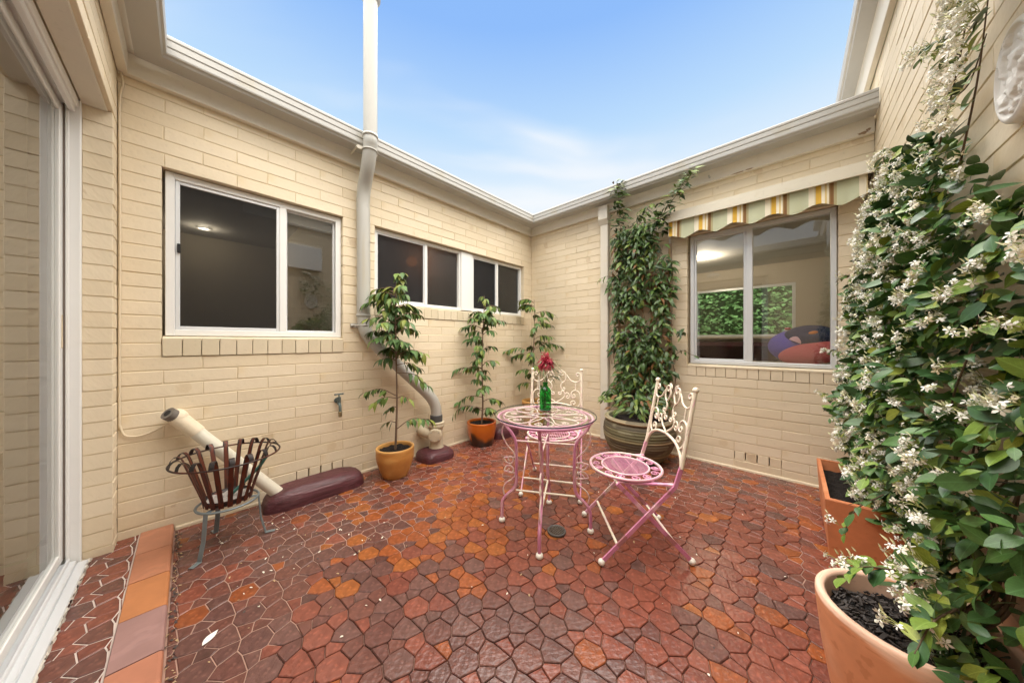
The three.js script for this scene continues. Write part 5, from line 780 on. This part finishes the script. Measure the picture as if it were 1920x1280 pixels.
  for (let k = 0; k < 22; k++) { const z = -1.48 + (r() - 0.5) * 0.3, y = 2.10 + r() * 0.22; cluster(V(XC - 0.06 - 0.04 * r(), y, z), 8, 0.05); put(V(XC - 0.06, y, z), V(-0.4, -0.4, (r() - 0.5) * 2), V(-0.8, 0.7, 0), 0.8 + 0.3 * r(), 0.3); }
  // woody stems
  for (let k = 0; k < 20; k++) { const low = k < 10, z0 = low ? -3.1 + 0.07 * k : -1.46 - (k - 10) * 0.012, pts = [V(0.33 + 0.05 * (r() - 0.5), low ? 0.27 : 0.36, z0)]; let z = z0; const top = low ? 1.5 + r() * 0.5 : 0.9 + r() * 0.25; for (let y = 0.52; y < top; y += 0.16) { z += (r() - (low ? 0.45 : 0.62)) * 0.13; pts.push(V(XC - 0.03 - 0.07 * r(), y, clamp(z, -3.3, -1.3))); } stems.push(taper(pts.map(L), low ? 0.006 : 0.0042, 0.0022, 40, 6)); }
  mesh('stem', merge(stems), std([0.10, 0.065, 0.035], 0.8), g); mesh('flower_stalk', merge(fstems), std([0.34, 0.36, 0.10], 0.6), g).userData = { kind: 'stuff' };
  mesh('bud', merge(buds), std([0.66, 0.66, 0.40], 0.6), g).userData = { kind: 'stuff' };
  scatter(g, 'leaf', geos, mats, leaves, 300);
  scatter(g, 'flower', [fgeo, fgeo2], [white, cream], flowers, 300); void stalk;
}
// ---------------------------------------------------------------- things behind the awning window
{
  const gr = thing('garden_window', 'aluminium window on the far side of the room, hedge behind it', 'window', [0, 0, -7.15]); gr.userData.kind = 'thing';
  mesh('frame', merge([frameBars(BACKWIN[0], BACKWIN[1], BACKWIN[2], BACKWIN[3], 0.045, 0.06, 0)]), aluMat, gr);
  for (const x of [-0.62, -1.45]) mesh('mullion', box(0.05, BACKWIN[3] - BACKWIN[2] - 0.09, 0.05, x, (BACKWIN[2] + BACKWIN[3]) / 2, 0.002), aluMat, gr);
  mesh('pane', paneGeo(BACKWIN[0] + 0.04, BACKWIN[1] - 0.04, BACKWIN[2] + 0.04, BACKWIN[3] - 0.04, -0.01), glassMat(1.5), gr);
  const hedge = thing('garden_hedge', 'leafy green hedge outside the far window', 'hedge', [-1.2, -0.1, -9.6]), r = rng(404), hl = [], hg = [leafGeo(0.10, 0.055)];
  mesh('core', box(5.6, 3.1, 0.5, 0, 1.55, -0.35, 0.1), std([0.07, 0.13, 0.045], 0.9), hedge);
  for (let k = 0; k < 5200; k++) hl.push(hg[0].clone().applyMatrix4(basis(V((r() - 0.5) * 5.6, r() * 3.2, -0.08 + 0.22 * r()), dirOf(r() * 6.28, -0.6 + r()), V(r() - 0.5, 0.8, 0.8 + r()), 0.7 + 0.8 * r())));
  mesh('foliage', mergeGeometries(hl, false), leafMat([0.22, 0.44, 0.16], 0.6), hedge).userData = { kind: 'stuff' };
}
{
  const sh = thing('window_shelf', 'deep cream shelf inside the awning window', 'shelf', [-0.25, 0, -4.02]); mesh('board', box(1.3, 0.035, 0.46, 0, 0.985, 0, 0.006), plaster, sh); for (const x of [-0.5, 0.5]) mesh('bracket', box(0.03, 0.25, 0.4, x, 0.84, 0), plaster, sh);
  const soft = (c, bump = 0.003) => std(c, 0.95, { bumpMap: soilBump, bumpScale: bump });
  const plush = thing('window_plush', 'round purple and navy plush toy with an orange patch behind the window', 'cushion', [0.08, 1.003, -4.02]);  // penguin-like plush toy, built as a plain rounded shape
  mesh('body', new THREE.SphereGeometry(1, 36, 24).scale(0.26, 0.17, 0.16).translate(0, 0.165, 0), soft([0.12, 0.09, 0.42]), plush);
  mesh('navy_cap', new THREE.SphereGeometry(1, 36, 24).scale(0.20, 0.12, 0.14).translate(0.05, 0.245, 0.045), soft([0.015, 0.02, 0.07]), plush);
  mesh('orange_patch', new THREE.SphereGeometry(1, 18, 12).scale(0.035, 0.017, 0.02).rotateZ(0.25).translate(0.06, 0.29, 0.165), soft([0.65, 0.20, 0.04]), plush);
  mesh('pink_patch', new THREE.SphereGeometry(1, 20, 12, 0, 6.28, 0, 1.57).scale(0.045, 0.05, 0.016).rotateZ(-0.5).translate(-0.06, 0.21, 0.165), soft([0.75, 0.45, 0.48]), plush);
  const red = thing('window_plush', 'coral red plush cushion lying in front of the purple one', 'cushion', [0.13, 1.003, -3.865]); mesh('body', new THREE.SphereGeometry(1, 36, 22).scale(0.25, 0.10, 0.055).rotateZ(0.18).translate(0.02, 0.105, 0), soft([0.50, 0.10, 0.10]), red);
  const sofa = thing('sofa', 'dark maroon sofa inside the room behind the awning window', 'sofa', [-0.75, 0.05, -5.6], 0.1), vel = soft([0.06, 0.018, 0.022]); mesh('seat', box(1.3, 0.42, 0.8, 0, 0.22, 0, 0.05), vel, sofa); mesh('backrest', box(1.3, 0.75, 0.2, 0, 0.78, -0.35, 0.06), vel, sofa); for (const s of [-1, 1]) mesh('armrest', box(0.18, 0.9, 0.85, s * 0.68, 0.45, 0, 0.05), vel, sofa);
  const k = thing('kettle', 'small chrome kettle with a red lid on the far window ledge', 'kettle', [-0.05, 1.303, -6.98]); mesh('body', lathe([[0, 0], [0.075, 0], [0.085, 0.04], [0.07, 0.1], [0.03, 0.12], [0, 0.122]], 24), std([0.5, 0.5, 0.5], 0.25, { metalness: 0.9 }), k); mesh('lid', new THREE.SphereGeometry(0.045, 16, 10).scale(1, 0.6, 1).translate(0, 0.125, 0), std([0.5, 0.02, 0.02], 0.4), k);
  const ledge = thing('window_ledge', 'cream ledge under the far window', 'ledge', [0, 0, -6.98]); mesh('board', box(2.5, 0.04, 0.24, -1.1, 1.28, 0, 0.005), plaster, ledge);
}
// lit ceiling lamps in the two rooms
const lampGlow = new THREE.MeshStandardMaterial({ color: 0x000000, emissive: rgb(1, 0.86, 0.66), emissiveIntensity: 4 });
function downlight(label, x, y, z, power) { const g = thing('ceiling_lamp', label, 'lamp', [x, y, z]); mesh('trim', lathe([[0.05, 0], [0.065, 0], [0.067, -0.012], [0.05, -0.014]], 24), aluWhite, g); mesh('lamp_disc', new THREE.CylinderGeometry(0.05, 0.05, 0.006, 24).translate(0, -0.006, 0), lampGlow, g); const s = new THREE.PointLight(rgb(1, 0.84, 0.62), power); s.position.set(x, y - 0.06, z); s.shadow.radius = 2.5; s.castShadow = true; scene.add(s); }
downlight('lit round ceiling lamp seen through the screened window', -5.6, 2.69, -0.13, 0.12);
downlight('lit round ceiling lamp in the room behind the awning window', -1.06, 2.59, -5.76, 1.0);
{ const g = thing('pendant_lamp', 'glowing orange pendant lamp behind the frosted panes', 'lamp', [-3.19, 2.13, -1.74]); mesh('shade', new THREE.SphereGeometry(0.06, 20, 14), new THREE.MeshStandardMaterial({ color: rgb(0.6, 0.2, 0.05), emissive: rgb(1, 0.25, 0.04), emissiveIntensity: 1.2 }), g); mesh('cord', rod([0, 0.05, 0], [0, 0.565, 0], 0.004), nearBlack, g); const s = new THREE.PointLight(rgb(1, 0.35, 0.1), 0.05); s.position.set(-3.19, 2.13, -1.74); s.castShadow = true; s.shadow.radius = 3; scene.add(s); }
// ---------------------------------------------------------------- fallen petals and leaves on the paving
{
  const r = rng(73), gs = [[], [], []], q = leafGeo(0.014, 0.007, { curl: 0.4, seg: 3 });
  for (let k = 0; k < 420; k++) { let x = mix(XA + 0.1, XC - 0.1, r()), z = mix(ZB + 0.1, 0.0, r()); if (k % 3 === 0) { x = -2.7 + r() * 0.9; z = -0.9 * r(); } if (k > 250) { x = mix(XA + 0.05, -1.4, r()); z = 0.035 + 0.022 * r(); } const t = k > 250 ? 0.7 + 0.3 * r() : r(); gs[t < 0.55 ? 0 : t < 0.8 ? 1 : 2].push(q.clone().applyMatrix4(basis(V(x, 0.0035, z), dirOf(r() * 6.28, 0.05), V((r() - 0.5) * 0.5, 1, (r() - 0.5) * 0.5), 0.5 + r() * 1.0))); }
  ['fallen_petals', 'fallen_leaves', 'leaf_litter'].forEach((n, i) => { const m = mesh(n, mergeGeometries(gs[i], false), std([[0.72, 0.66, 0.55], [0.40, 0.27, 0.14], [0.05, 0.035, 0.03]][i], 0.8)); tag(m, ['scattered pale petals lying on the red paving', 'scattered tan dry leaves lying on the red paving', 'scattered dark crumbs of leaf on the red paving'][i], 'litter', null, 'stuff'); });
  const b = mesh('fallen_leaf', leafGeo(0.075, 0.03, { curl: 0.06, fold: 0.1 }), std([0.80, 0.78, 0.72], 0.7)); b.applyMatrix4(basis(V(-1.72, 0.004, -0.035), V(-0.75, 0, -0.66), V(0.05, 1, 0), 1)); tag(b, 'single large pale fallen leaf on the paving beside the step', 'leaf');
}
renderer.render(scene, camera);
